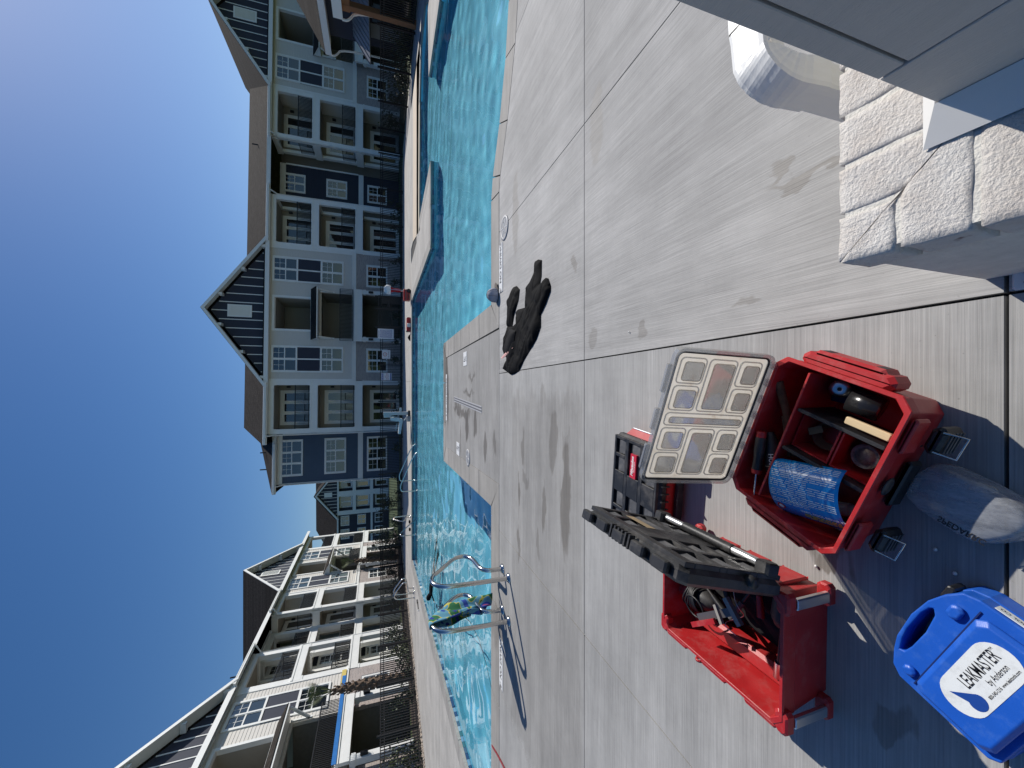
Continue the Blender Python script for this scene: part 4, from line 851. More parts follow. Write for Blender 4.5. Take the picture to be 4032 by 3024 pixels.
# ------------------------------------------------------------------ cap
cap = empty('baseball_cap', (1.2, 5.05, .003), rad(-4), 'grey mesh-backed baseball cap lying on the coping', 'cap')
CAPG = mat('grey_cap_mesh', (.34, .34, .38), .85, var=.15, vs=40); CAPB = mat('brown_cap_brim', (.13, .11, .095), .85, var=.15, vs=30)
m = MB(); n = 24; vs = []
for j in range(9):
    ph = j / 8 * math.pi / 2
    for i in range(n): a = 2 * math.pi * i / n; vs.append((math.cos(a) * .098 * math.cos(ph), math.sin(a) * .085 * math.cos(ph), .03 + .115 * math.sin(ph) ** .9))
m.add([(x, y, .012) for x, y, z in vs[:n]] + vs, [(j * n + i, j * n + (i + 1) % n, (j + 1) * n + (i + 1) % n, (j + 1) * n + i) for j in range(9) for i in range(n)], True); cr_ = m.build('crown', CAPG, cap)
MB().lathe([(.0, .008), (.008, .006), (.009, .0)], 10, (0, 0, .143)).build('button', CAPB, cr_)
for k in range(6):
    a = k * math.pi / 3 + .3; MB().tube([(math.cos(a) * .099 * math.cos(t), math.sin(a) * .086 * math.cos(t), .031 + .116 * math.sin(t) ** .9) for t in [q / 8 * 1.5 for q in range(9)]], .0016, 5).build('seam', CAPB, cr_)
m = MB(); vs = []
for j in range(6):
    for i in range(13): a = (i / 12 - .5) * 2.3; r = 1 + j / 5 * .75 * math.cos(a * .75); vs.append((math.cos(a) * .097 * r, math.sin(a) * .084 * (1 + j / 5 * .12), .022 - .018 * (i / 6 - 1) ** 2 + .004))
m.add(vs, [(j * 13 + i, j * 13 + i + 1, (j + 1) * 13 + i + 1, (j + 1) * 13 + i) for j in range(5) for i in range(12)], True); o = m.build('brim', CAPB, cap); sdm = o.modifiers.new('s', 'SOLIDIFY'); sdm.thickness = .004
MB().prism([(.0775 * math.cos(a), .072 * math.sin(a)) for a in [2 * math.pi * k / 20 for k in range(20)]], .006, .011).build('sweatband', CAPB, cap)
# ------------------------------------------------------------------ toolboxes
def lid_plate(root, W, D, T, pockets, name='lid'):
    """slab from the hinge line (y=0) to y=-D with raised cleats on its outer face"""
    b = MB(); hw = W / 2; b.cbox(-hw, hw, -D, 0, .0, T - .016, .022); o = b.build(name, BLK, root)
    t = MB()
    for r in rects_minus(-hw + .012, hw - .012, -D + .012, -.012, pockets): t.box(r[0], r[1], r[2], r[3], T - .017, T)
    bevel(t.build('cleat_grid', BLK, o), .002, 1)
    for (x0, x1, y0, y1) in pockets:
        c = MB(); c.add([(x0 + .004, y0 + .004, T - .0155), (x1 - .004, y0 + .004, T - .0155), (x1 - .004, y1 - (y1 - y0) * .35, T - .005), (x0 + .004, y1 - (y1 - y0) * .35, T - .005)], [(0, 1, 2, 3)]); c.build('cleat_ramp', BLK2, o)
    return o
PK = [(x0, x1, y0, y1) for (x0, x1) in ((.165, .25), (.06, .145), (-.145, -.06), (-.25, -.165)) for (y0, y1) in ((-.12, -.03), (-.25, -.15), (-.38, -.28)) if not (x0 > 0 and y0 == -.25)] + [(.06, .25, -.25, -.15)]
PK2 = [(-x1, -x0, y0, y1) for (x0, x1, y0, y1) in PK]
def shell(root, W, D, H, th=.007, taper=.02, name='body', floor=True):
    """open box with tapered walls, rolled rim and raised ribs"""
    hw, hd = W / 2, D / 2
    def ring(i, z): 
        x, y, c = hw - i, hd - i, .03; return [(-x + c, -y, z), (x - c, -y, z), (x, -y + c, z), (x, y - c, z), (x - c, y, z), (-x + c, y, z), (-x, y - c, z), (-x, -y + c, z)]
    rr = [ring(taper, 0), ring(taper * .2, H * .72), ring(.002, H * .74), ring(.002, H - .012), ring(-.006, H - .01), ring(-.006, H), ring(th, H), ring(th + taper * .2, H * .7), ring(th + taper, .008)]
    vs = [p for r in rr for p in r]; fs = []
    for j in range(len(rr) - 1):
        for i in range(8): k = (i + 1) % 8; fs.append((j * 8 + i, j * 8 + k, j * 8 + 8 + k, j * 8 + 8 + i))
    fs += [tuple(range(7, -1, -1)), tuple(range((len(rr) - 1) * 8, len(rr) * 8))]
    b = MB().add(vs, fs); return bevel(b.build(name, RED, root), .002, 1)
# --- closed box behind
tm = empty('closed_toolbox', (-.585, 1.835, .003), rad(-6), 'closed toolbox with black lid and red base behind the open ones', 'toolbox')
b = MB(); b.cbox(-.27, .27, -.195, .195, 0, .105, .03, top=False); bevel(b.build('body', RED, tm), .003, 1)
lo = lid_plate(tm, .56, .41, .065, PK); lo.location = (0, .205, .105)
MB().box(.105 - .045, .105 + .09, -.226, -.176, .0535, .0665).build('brand_plate', LABEL_RED, lo)
lettering('wording', 'Milwaukee', .03, LABEL_WHITE, lo, Matrix.Translation((.1275, -.195, .067)), shear=.25, bold=.0006, depth=.0003, sx=.85); lettering('wording', 'PACKOUT', .013, LABEL_WHITE, lo, Matrix.Translation((.1275, -.214, .067)), depth=.0003)
MB().cbox(-.28, -.2, -.235, -.207, .035, .16, .008).build('latch', BLK, tm); MB().cbox(.2, .28, -.235, -.207, .035, .16, .008).build('latch', BLK, tm)
b = MB(); b.cbox(-.1, .1, -.225, -.199, .02, .06, .008); b.build('front_handle', BLK, tm); MB().cbox(-.19, -.15, -.2, -.194, .05, .09, .01).build('lock_eye', BLK, tm)
for i in range(6): MB().box(-.115 + i * .04, -.11 + i * .04, -.222, -.21, .11, .155).build('grip_rib', BLK, tm)
for s in (-1, 1):
    e = MB(); e.add([(s * .28, -.1, .06), (s * .28, .15, .06), (s * .315, .12, .09), (s * .315, -.06, .09), (s * .28, -.1, .12), (s * .28, .15, .12), (s * .315, .12, .105), (s * .315, -.06, .105)], [(0, 1, 2, 3), (4, 7, 6, 5), (3, 2, 6, 7), (0, 3, 7, 4), (1, 5, 6, 2)]); e.build('side_handle', RED, tm)
    MB().tube([(s * .318, -.05, .1), (s * .318, .11, .1)], .006, 8).build('metal_bar', ALU, tm)
RUST0 = mat('dull_tool_steel', (.09, .085, .08), .5, .7, var=.3, vs=20)
# --- large open box on the left
tl_ = empty('large_open_toolbox', (-.915, 1.205, .003), rad(-91), 'large red toolbox with its black lid propped open, left of the other boxes', 'toolbox')
shell(tl_, .56, .43, .25)
lo = lid_plate(tl_, .565, .43, .07, PK2); lo.location = (0, .215, .252); lo.rotation_euler = (rad(-105), 0, 0)
for i, x in enumerate((-.24, -.13, -.02, .09, .2)): MB().cbox(x - .035, x + .035, -.455, -.431, .012, .05, .006).build('lid_lug', BLK, lo)
for i in range(6): MB().box(-.07 + i * .022, -.062 + i * .022, -.452, -.43, .01, .06).build('grip_rib', BLK, lo)
MB().tube([(-.23, -.055, .088), (-.12, -.055, .088)], .014, 12).build('carry_bar', ALU, lo); MB().tube([(.12, -.055, .088), (.23, -.055, .088)], .014, 12).build('carry_bar', ALU, lo)
MB().tube([(-.12 + i * .008, -.055, .088) for i in range(31)], [.019 if i % 2 else .0165 for i in range(31)], 12).build('rubber_grip', BLK, lo)
for s in (-1, 1): MB().cbox(*sorted((s * .225, s * .275)), -.085, -.025, .06, .105, .008).build('bar_mount', BLK, lo)
pv = MB().lathe([(0, 0), (.018, 0), (.018, .03), (0, .03)], 14).build('hinge_pin', BLK, lo); pv.location = (.27, -.16, .045); pv.rotation_euler = (0, rad(90), 0)
MB().box(-.19, -.05, -.3, -.26, .071, .0715).build('worn_label', mat('worn_label', (.35, .26, .15), .7, dirt=(.2, .15, .1)), lo)
for sx in (-1, 1):
    for sy in (-1, 1):
        c = MB(); x0, x1 = sorted((sx * .255, sx * .3)); y0, y1 = sorted((sy * .16, sy * .235)); c.cbox(x0, x1, y0, y1, .21, .248, .01); c.build('corner_block', RED, tl_); MB().cbox(x0, x1, y0, y1, .02, .055, .01).build('corner_foot', RED, tl_); MB().cbox(*sorted((sx * .284, sx * .302)), *sorted((sy * .178, sy * .215)), .057, .208, .004).build('metal_bar', ALU, tl_)
for x in (-.17, -.03, .11): MB().cbox(x, x + .1, .205, .216, .02, .245, .008).build('back_rib', RED, tl_)
for x in (-.2, 0, .2):
    MB().cbox(x - .06, x + .06, -.238, -.22, .205, .246, .006).build('front_latch_seat', RED, tl_); MB().cbox(x - .018, x + .018, -.2395, -.2385, .215, .238, .0005).build('latch_slot', INK, tl_)
e = MB().lathe([(.009, 0), (.016, 0), (.016, .008), (.009, .008), (.009, 0)], 14).build('padlock_eye', RED, tl_); e.location = (-.09, -.245, .222); e.rotation_euler = (rad(90), 0, 0)
MB().cbox(-.24, .25, -.19, -.12, .05, .12, .02).build('inner_ledge', RED, tl_); 
shade_fill = puffed([(-.23, -.1), (.1, -.12), (.23, -.05), (.23, .18), (-.23, .18)], .1, .02, seed=12, fold=.8, wr=.3).build('dark_fill', mat('black_shade_fill', (.012, .012, .013), .85, var=.3, vs=20)); shade_fill.location = tl_.matrix_basis @ Vector((0, 0, .01)); shade_fill.rotation_euler = (0, 0, rad(-91)); tag(shade_fill, 'added black bag filling the bottom of the large open toolbox', 'filler')  # black mass added over the floor, standing in for the shade under the lid
for k, (x, y, r, l) in enumerate(((-.08, .09, 20, .2), (.03, .05, -30, .24), (.1, .12, 5, .18), (-.12, .0, 60, .16))):  # dark tool shapes added to deepen the shade inside the box
    pl_ = empty('dark_tool_shape', tl_.matrix_basis @ Vector((x, y, .115 + .006 * k)), rad(r), ('added dark tool shape under the lid, for shade in the large box', 'long added dark tool shape, for shade, across the bag in the large box', 'added dark tool shape near the corner bar, for shade in the large box', 'short added dark tool shape near the cord coil, for shade')[k], 'tool', 'added dark shapes in the large box')
    MB().tube([(-l / 2, 0, 0), (-.01, 0, 0)], [.014, .011], 8).build('grip', (BLK, BLK2, RED, BLK)[k], pl_); MB().tube([(-.01, 0, 0), (l / 2, 0, 0)], [.006, .005], 8).build('shank', RUST0, pl_)
# its contents
def at_box(root, x, y, z): return root.matrix_basis @ Vector((x, y, z))
gr = empty('coiled_cord_tool', at_box(tl_, -.19, -.05, .12), 0, 'black cord coiled round a red power tool in the large box', 'tool'); MB().ell((0, 0, 0), .05, .1, .05).build('motor_housing', BLK, gr); MB().ell((.0, .06, .02), .035, .06, .035).build('red_shell', RED, gr)
for k in range(7): a = k * .5; MB().tube([(math.cos(t) * .055 * (1 + .06 * math.sin(a)), .01 * k - .03 + .012 * math.sin(2 * t + a), math.sin(t) * .06 + .01) for t in [2 * math.pi * q / 22 for q in range(22)]], .0045, 6, closed=True).build('cord_loop', BLK, gr)
MB().tube([(math.cos(t) * .045 - .02, math.sin(t) * .05 - .03, .065 + .008 * math.cos(t)) for t in [2 * math.pi * q / 22 for q in range(22)]], .004, 6, closed=True).build('cord_loop', BLK, gr)
kn = empty('push_handle_tool', at_box(tl_, -.02, -.02, .17), rad(35), 'grey tool with a cross handle resting in the large box', 'tool'); MB().bar((0, .12, .03), (0, -.06, .01), .03, .012).build('blade_holder', mat('old_steel', (.16, .15, .15), .5, .6), kn); MB().bar((-.05, -.07, .008), (.05, -.06, .012), .022, .018).build('cross_handle', mat('grey_cast', (.25, .24, .22), .6), kn); MB().bar((-.02, .16, .045), (-.02, .02, .04), .02, .012).build('red_grip', RED, kn); MB().bar((-.035, -.0, .03), (.035, 0, .025), .014, .012).build('guard', mat('bone_grey', (.3, .28, .25), .6), kn)
dr = empty('drill_with_bit', at_box(tl_, .2, .1, .13), rad(172), 'black drill with a steel bit holder in the large box', 'drill'); MB().tube([(-.1, 0, .0), (.02, 0, .0), (.05, 0, 0)], [.04, .04, .025], 12).build('housing', BLK, dr); MB().tube([(.05, 0, 0), (.2, 0, -.01)], .007, 8).build('shank', mat('dark_steel', (.05, .05, .05), .4, .8), dr); MB().tube([(.2, 0, -.01), (.26, 0, -.014), (.27, 0, -.014)], [.014, .014, .004], 10).build('socket', ALU, dr); MB().cbox(-.1, -.06, -.05, .05, .02, .05, .008).build('yellow_battery', mat('yellow_plastic', (.5, .32, .03), .5), dr)
wr_ = MB().tube(smooth([(.0, 0, 0), (.03, .04, .03), (.05, .02, -.03), (.09, -.03, -.02), (.13, -.02, .02), (.17, .03, -.02), (.2, .0, .0)], 3), .0018, 6).build('loose_wire', ALU); wr_.location = at_box(tl_, .02, -.09, .15); tag(wr_, 'thin curled bare wire lying across the contents of the large box', 'wire')
# --- organiser box with clear lid
tr_ = empty('organiser_toolbox', (-.215, .875, .003), rad(-22), 'red toolbox with a clear compartment lid standing open, nearest the pillar', 'toolbox')
shell(tr_, .515, .375, .22)
MB().cbox(-.235, .235, .082, .09, .02, .205, .002).build('divider', RED, tr_); 
for x in (.11, -.03): MB().cbox(x - .006, x + .006, -.172, .08, .03, .2, .003).build('black_divider', BLK, tr_)
MB().box(.009, .019, -.165, .078, .0, .0).build('x', RED, tr_) if False else None
for (y0, y1) in ((-.168, -.05), (-.044, .076)):
    q = MB(); x0, x1 = -.022, .102
    for (a0, a1, c0, c1) in ((x0, x0 + .005, y0, y1), (x1 - .005, x1, y0, y1), (x0 + .005, x1 - .005, y0, y0 + .005), (x0 + .005, x1 - .005, y1 - .005, y1)): q.box(a0, a1, c0, c1, .07, .165)
    q.box(x0, x1, y0, y1, .065, .07); q.build('small_bin', RED, tr_)
for sx in (-1, 1):
    c = MB(); x0, x1 = sorted((sx * .255, sx * .3)); c.cbox(x0, x1, -.13, .13, .13, .205, .015); c.cbox(*sorted((sx * .285, sx * .31)), -.1, .1, .135, .2, .01); c.build('side_handle', RED, tr_)
    for yy in (-.075, .075): MB().box(*sorted((sx * .3102, sx * .3108)), yy - .012, yy + .012, .15, .185).build('handle_slot', INK, tr_)
for x in (-.165, .165):
    MB().cbox(x - .05, x + .05, -.21, -.194, .15, .205, .006).build('latch_seat', RED, tr_); l_ = MB(); l_.cbox(x - .038, x + .038, -.245, -.212, .06, .14, .012); lo_ = l_.build('latch', BLK, tr_)
    for k in range(4): MB().box(x - .03, x + .03, -.2475, -.2452, .07 + k * .015, .076 + k * .015).build('latch_rib', BLK2, lo_)
    MB().tube([(x - .028, -.235, .14), (x - .03, -.275, .12), (x + .03, -.275, .12), (x + .028, -.235, .14)], .0028, 6).build('latch_wire', STEEL, lo_)
MB().cbox(-.075, .075, -.2, -.182, .05, .1, .008).build('front_handle', BLK, tr_); e = MB().ell((0, -.195, .15), .03, .006, .02).build('lock_eye', BLK, tr_)
CLEAR, nt, p = newmat('scuffed_clear_plastic'); L_ = nt.links.new; nt.nodes.remove(p); df = N(nt, 'BsdfTranslucent'); tr1 = N(nt, 'BsdfTransparent'); gl1 = N(nt, 'BsdfGlossy', i_Roughness=.12); tc = N(nt, 'TexCoord')
nz = N(nt, 'TexNoise', i_Scale=22.0, i_Detail=7.0, i_Roughness=.7); L_(tc.outputs['Object'], nz.inputs['Vector']); cr = N(nt, 'ValToRGB'); L_(nz.outputs['Fac'], cr.inputs['Fac']); e = cr.color_ramp.elements; e[0].position = .3; e[0].color = (.85, .83, .79, 1); e[1].position = .74; e[1].color = (.5, .37, .24, 1); q = e.new(.6); q.color = (.78, .75, .69, 1); L_(cr.outputs['Color'], df.inputs['Color'])
vo = N(nt, 'TexVoronoi', i_Scale=75.0, feature='DISTANCE_TO_EDGE'); L_(tc.outputs['Object'], vo.inputs['Vector']); bp = N(nt, 'Bump', i_Strength=.5, i_Distance=.002); L_(vo.outputs['Distance'], bp.inputs['Height']); L_(bp.outputs['Normal'], gl1.inputs['Normal']); L_(bp.outputs['Normal'], df.inputs['Normal'])
tr1.inputs['Color'].default_value = (.9, .88, .85, 1); m1 = N(nt, 'MixShader'); m1.inputs[0].default_value = .55; L_(tr1.outputs[0], m1.inputs[1]); L_(df.outputs[0], m1.inputs[2]); m2 = N(nt, 'MixShader'); m2.inputs[0].default_value = .1; L_(m1.outputs[0], m2.inputs[1]); L_(gl1.outputs[0], m2.inputs[2]); L_(m2.outputs[0], nt.nodes['Material Output'].inputs['Surface'])
RIM, nt, p = newmat('clear_plastic_rim'); L_ = nt.links.new; nt.nodes.remove(p); a_ = N(nt, 'BsdfTransparent'); a_.inputs['Color'].default_value = (.88, .88, .87, 1); b_ = N(nt, 'BsdfGlossy', i_Roughness=.06); d_ = N(nt, 'BsdfDiffuse'); d_.inputs['Color'].default_value = (.6, .58, .55, 1); x1 = N(nt, 'MixShader'); x1.inputs[0].default_value = .25; L_(a_.outputs[0], x1.inputs[1]); L_(d_.outputs[0], x1.inputs[2]); x2 = N(nt, 'MixShader'); x2.inputs[0].default_value = .16; L_(x1.outputs[0], x2.inputs[1]); L_(b_.outputs[0], x2.inputs[2]); L_(x2.outputs[0], nt.nodes['Material Output'].inputs['Surface'])
cl = empty('clear_lid', (0, .187, .222)); cl.parent = tr_; cl.rotation_euler = (rad(-99), 0, 0)
def rrect(x0, x1, y0, y1, z, r=.015, n=4):
    P = []
    for (cx, cy, a0) in ((x1 - r, y1 - r, 0), (x0 + r, y1 - r, 90), (x0 + r, y0 + r, 180), (x1 - r, y0 + r, 270)):
        for k in range(n + 1): a = rad(a0 + 90 * k / n); P.append((cx + r * math.cos(a), cy + r * math.sin(a), z))
    return P
def plate(P, z0, z1): return MB().prism([(x, y) for x, y, _ in P], z0, z1)
plate(rrect(-.245, .245, -.365, -.02, 0, .02), .016, .019).build('lid_panel', CLEAR, cl)
f = MB(); O_, I_ = rrect(-.258, .258, -.378, -.006, 0, .03), rrect(-.247, .247, -.367, -.018, 0, .022); n = len(O_)
vs = [(x, y, z) for z in (0, .02) for (x, y, _) in O_] + [(x, y, z) for z in (0, .02) for (x, y, _) in I_]
f.add(vs, [(i, (i + 1) % n, n + (i + 1) % n, n + i) for i in range(n)] + [(2 * n + (i + 1) % n, 2 * n + i, 3 * n + i, 3 * n + (i + 1) % n) for i in range(n)] + [(i, 2 * n + i, 2 * n + (i + 1) % n, (i + 1) % n) for i in range(n)] + [(n + i, n + (i + 1) % n, 3 * n + (i + 1) % n, 3 * n + i) for i in range(n)]); f.build('lid_frame', RIM, cl)
MB().tube(rrect(-.244, .244, -.364, -.022, .008, .02), .0036, 6, closed=True).build('gasket', BLK, cl)
rows = [(.135, .225), (.035, .125)], [(-.125, -.035), (-.225, -.135)]
C1, CB_, C3 = (-.345, -.25), (-.238, -.135), (-.122, -.04); cells = []
for R in rows:
    for (x0, x1) in R: cells += [(x0, x1, *C1), (x0, x1, *C3)]
    cells.append((R[1][0], R[0][1], *CB_))
cells.append((-.024, .024, -.345, -.04))
for (x0, x1, y0, y1) in cells:
    MB().tube(rrect(x0, x1, y0, y1, .012, .014), .0028, 5, closed=True).build('pocket_rim', RIM, cl); MB().tube(rrect(x0 + .012, x1 - .012, y0 + .012, y1 - .012, .004, .01), .0018, 5, closed=True).build('pocket_edge', CLEAR, cl); plate(rrect(x0 + .012, x1 - .012, y0 + .012, y1 - .012, 0, .01), .003, .0045).build('pocket_panel', RIM, cl)
for i in range(8): x = -.22 + i * .063; MB().cbox(x - .013, x + .013, -.008, .014, .0, .018, .003).build('hinge_knuckle', RIM, cl)
for x0, x1 in ((-.2, -.1), (-.04, .04), (.1, .2)): MB().cbox(x0, x1, -.393, -.378, .002, .016, .003).build('lid_tab', RIM, cl)
# contents of the organiser
def thing_in(name, x, y, z, rz, label, cat): return empty(name, at_box(tr_, x, y, z), rad(rz), label, cat)
sc_ = thing_in('screwdriver', -.135, .135, .2, 172, 'screwdriver with black and red handle poking out of the organiser box', 'screwdriver')
MB().tube([(-.1, 0, 0), (-.095, 0, 0), (-.05, 0, 0), (-.02, 0, 0), (.02, 0, 0)], [.015, .018, .018, .015, .017], 12).build('handle', BLK, sc_); MB().tube([(-.12, 0, 0), (-.1, 0, 0)], [.016, .017], 12).build('end_cap', RED, sc_); MB().tube([(.02, 0, 0), (.035, 0, 0)], [.018, .016], 12).build('collar', RED, sc_); MB().tube([(.035, 0, 0), (.15, 0, -.004)], .0035, 8).build('shaft', STEEL, sc_); MB().tube([(.15, 0, -.004), (.165, 0, -.005)], [.0045, .002], 8).build('tip', INK, sc_)
hk = thing_in('utility_knife', -.1, .118, .16, 8, 'black utility knife with white lettering inside the organiser box', 'knife'); MB().tube([(-.1, 0, 0), (-.08, 0, 0), (-.02, 0, 0), (.05, 0, 0), (.09, 0, 0)], [.02, .03, .028, .024, .012], 12).build('grip', BLK, hk); lettering('wording', 'HUSKY', .022, LABEL_WHITE, hk, Matrix.Translation((-.02, -.012, .0268)) @ Matrix.Rotation(rad(180), 4, 'Z') @ Matrix.Rotation(rad(-25), 4, 'X'), depth=.0006); MB().tube([(-.03 + .0 * k, math.cos(t) * .03, math.sin(t) * .03) for k, t in enumerate([2 * math.pi * q / 16 for q in range(16)])], .0012, 5, closed=True).build('rubber_band', mat('rubber_band', (.4, .33, .22), .7), hk)
ru = thing_in('rusty_handle', .06, .13, .14, 5, 'long rusty brown tool handle in the rear tray of the organiser box', 'tool'); RUST = mat('rusty_metal', (.13, .065, .035), .8, .3, var=.5, vs=30, bump=.4, bs=90); MB().tube([(-.14, 0, 0), (.02, 0, .02), (.12, 0, .045)], [.009, .013, .015], 10).build('bar', RUST, ru); MB().tube([(-.14, .01, .01), (.0, .012, .02)], .006, 8).build('bar', RUST, ru)
# folded blue instruction card
CARDB = mat('blue_card', (.012, .26, .66), .22, var=.1, vs=12); CARDW = mat('card_print_white', (.55, .68, .78), .4, var=.0); CARDY = mat('card_print_yellow', (.6, .6, .08), .4, var=0)
kd = thing_in('repair_kit_card', -.128, -.045, .115, 0, 'curved blue printed repair kit card in the organiser box', 'card')
def card_pt(s, y): a = s * 1.2; return Vector((-.098 * math.sin(a) * 1.1, y * 1.12, .115 * math.cos(a) * .95 - .012 + .02 * (1 - s)))
m = MB(); ns, nyy = 14, 8; vs = [card_pt(-.9 + 1.9 * i / ns, -.1 + .19 * j / nyy) for i in range(ns + 1) for j in range(nyy + 1)]; m.add(vs, [(i * (nyy + 1) + j, (i + 1) * (nyy + 1) + j, (i + 1) * (nyy + 1) + j + 1, i * (nyy + 1) + j + 1)[::-1] for i in range(ns) for j in range(nyy)], True); o = m.build('card', CARDB, kd); sdm = o.modifiers.new('s', 'SOLIDIFY'); sdm.thickness = .0012; sdm.offset = -1
def card_strip(m, s0, s1, y0, y1):
    k = 2; P = []
    for q in range(k + 1):
        s = s0 + (s1 - s0) * q / k; n_ = (card_pt(s + .01, 0) - card_pt(s - .01, 0)).cross(Vector((0, 1, 0))).normalized(); n_ = n_ if n_.z > 0 else -n_
        P += [card_pt(s, y0) + n_ * .0012, card_pt(s, y1) + n_ * .0012]
    m.add(P, [(2 * q, 2 * q + 1, 2 * q + 3, 2 * q + 2) for q in range(k)])
wt = MB(); rnd = random.Random(8)
for i in range(24):
    s = -.8 + i * .05; y = -.092 if i % 6 < 4 else -.02; yend = .085 - (.0 if i % 5 else .05)
    while y < yend: w = rnd.uniform(.012, .035); card_strip(wt, s, s + .02, y, min(y + w, yend)); y += w + .004
tag(wt.build('small_print', CARDW, kd), kind='stuff')
yt = MB()
for i, s in enumerate((.56, .63, .70)):
    y = -.09
    while y < .0: w = rnd.uniform(.008, .02); card_strip(yt, s, s + .045, y, y + w); y += w + .003
tag(yt.build('yellow_print', CARDY, kd), kind='stuff')
sm_ = .49; nn = (card_pt(sm_ + .01, 0) - card_pt(sm_ - .01, 0)); ax = nn.normalized(); up = ax.cross(Vector((0, 1, 0))).normalized(); up = up if up.z > 0 else -up
mtx = Matrix.Translation(card_pt(sm_, -.05) + up * .0018) @ Matrix(((0, -ax.x, up.x), (-1, -ax.y, up.y), (0, -ax.z, up.z))).transposed().to_4x4().transposed()
lettering('wording', 'VINYL POOL REPAIR KIT', .0125, CARDW, kd, mtx, depth=.0003, bold=.0003)
dsc = MB().cyl((0, 0, 0), .013, .0006, 20).build('round_emblem', LABEL_RED, kd); pt = card_pt(.5, .068); dsc.location = pt + up * .0012; dsc.rotation_euler = up.to_track_quat('Z', 'Y').to_euler(); ds2 = MB().cyl((0, 0, .0007), .008, .0004, 16).build('emblem_centre', LABEL_WHITE, kd); ds2.location = dsc.location; ds2.rotation_euler = dsc.rotation_euler
tb_ = thing_in('glue_tube', -.2, -.02, .1, 96, 'white and grey squeezed tube beside the blue card', 'tube'); MB().tube([(-.12, 0, 0), (-.07, 0, 0), (.06, 0, .01), (.1, 0, .015)], [.022, .022, .02, .006], 12).build('tube_body', LABEL_WHITE, tb_); MB().tube([(-.145, 0, 0), (-.12, 0, 0)], [.016, .018], 12).build('tube_cap', WHITE_PVC, tb_)
tb2 = thing_in('blue_marker', -.215, .0, .07, 92, 'dark blue marker pen along the left wall of the organiser box', 'pen'); MB().tube([(-.1, 0, 0), (.03, 0, 0)], .014, 10).build('barrel', mat('blue_pen', (.02, .05, .22), .4), tb2); MB().tube([(.03, 0, 0), (.08, 0, 0)], .017, 10).build('pen_cap', mat('blue_pen_cap', (.01, .06, .35), .4), tb2)
sy = thing_in('clear_syringe', -.225, -.11, .09, 78, 'clear plastic syringe at the front left of the organiser box', 'syringe'); MB().tube([(-.06, 0, 0), (.06, 0, 0)], .009, 10).build('barrel', RIM, sy); MB().tube([(.06, 0, 0), (.11, 0, 0)], .003, 8).build('plunger', WHITE_PVC, sy); MB().cyl((.055, 0, -.015), .014, .004, 10).build('flange', RIM, sy)
mg = thing_in('black_cup', .185, -.045, .115, 65, 'black metal cup lying on its side in the organiser box', 'cup'); c_ = MB().lathe([(.0, -.04), (.034, -.04), (.038, -.035), (.038, .04), (.034, .04), (.033, -.03), (0, -.03)], 20).build('cup_wall', mat('black_enamel', (.015, .015, .016), .2), mg); c_.rotation_euler = (0, rad(75), 0)
dw = thing_in('steel_disc', .2, .035, .12, 0, 'round steel disc with a centre hole in the organiser box', 'disc'); MB().lathe([(.006, .002), (.01, .004), (.028, .0), (.028, -.006), (.006, -.004)], 24).build('disc', ALU, dw); MB().cyl((0, 0, -.003), .0062, .005, 12).build('hub_hole', INK, dw); dw.rotation_euler = (rad(18), rad(-12), 0)
wd = MB().cbox(-.06, .06, -.011, .011, -.004, .008, .003).build('wooden_stick', mat('pine_stick', (.62, .47, .27), .7, var=.2, vs=20, stretch=(.2, 1, 1))); wd.location = at_box(tr_, .14, -.11, .185); wd.rotation_euler = (0, rad(4), rad(70)); tag(wd, 'pale wooden paint stick lying in the organiser box', 'stick')
bc = puffed([(-.05, -.04), (.05, -.05), (.06, .04), (-.03, .05)], .04, .012, seed=5).build('blue_rag', mat('blue_rag', (.01, .025, .09), .9)); bc.location = at_box(tr_, .185, .05, .05); tag(bc, 'dark blue rag in the corner of the organiser box', 'rag')
wc = empty('wire_coil', at_box(tr_, .04, .015, .08), 0, 'coil of copper brown wire in a small red bin', 'wire')
for k in range(8): MB().tube([(math.cos(t) * (.03 + .002 * k), math.sin(t) * (.035 + .0015 * k), .004 * k + .004 * math.sin(t)) for t in [2 * math.pi * q / 20 for q in range(20)]], .0016, 5, closed=True).build('loop', mat('copper_wire_%d' % k, (.22, .12, .07), .45, .7) if k == 0 else bpy.data.materials['copper_wire_0'], wc)
ta = MB().box(-.012, .012, -.02, .02, .0, .001).build('paper_tag', mat('paper_tag', (.3, .2, .1), .9)); ta.location = at_box(tr_, .045, .05, .12); ta.rotation_euler = (.3, .2, .4); tag(ta, 'brown paper tag on the wire coil', 'tag')
jr = thing_in('corroded_can', .04, -.105, .075, 0, 'corroded round can top in a small red bin', 'can'); MB().lathe([(.0, .05), (.022, .05), (.024, .046), (.034, .044), (.036, .05), (.037, .05), (.037, .0), (0, .0)], 22).build('can_body', mat('corroded_metal', (.18, .16, .14), .6, .5, var=.6, vs=40, dirt=(.1, .05, .03), dirt_amt=.9, ds=60), jr)
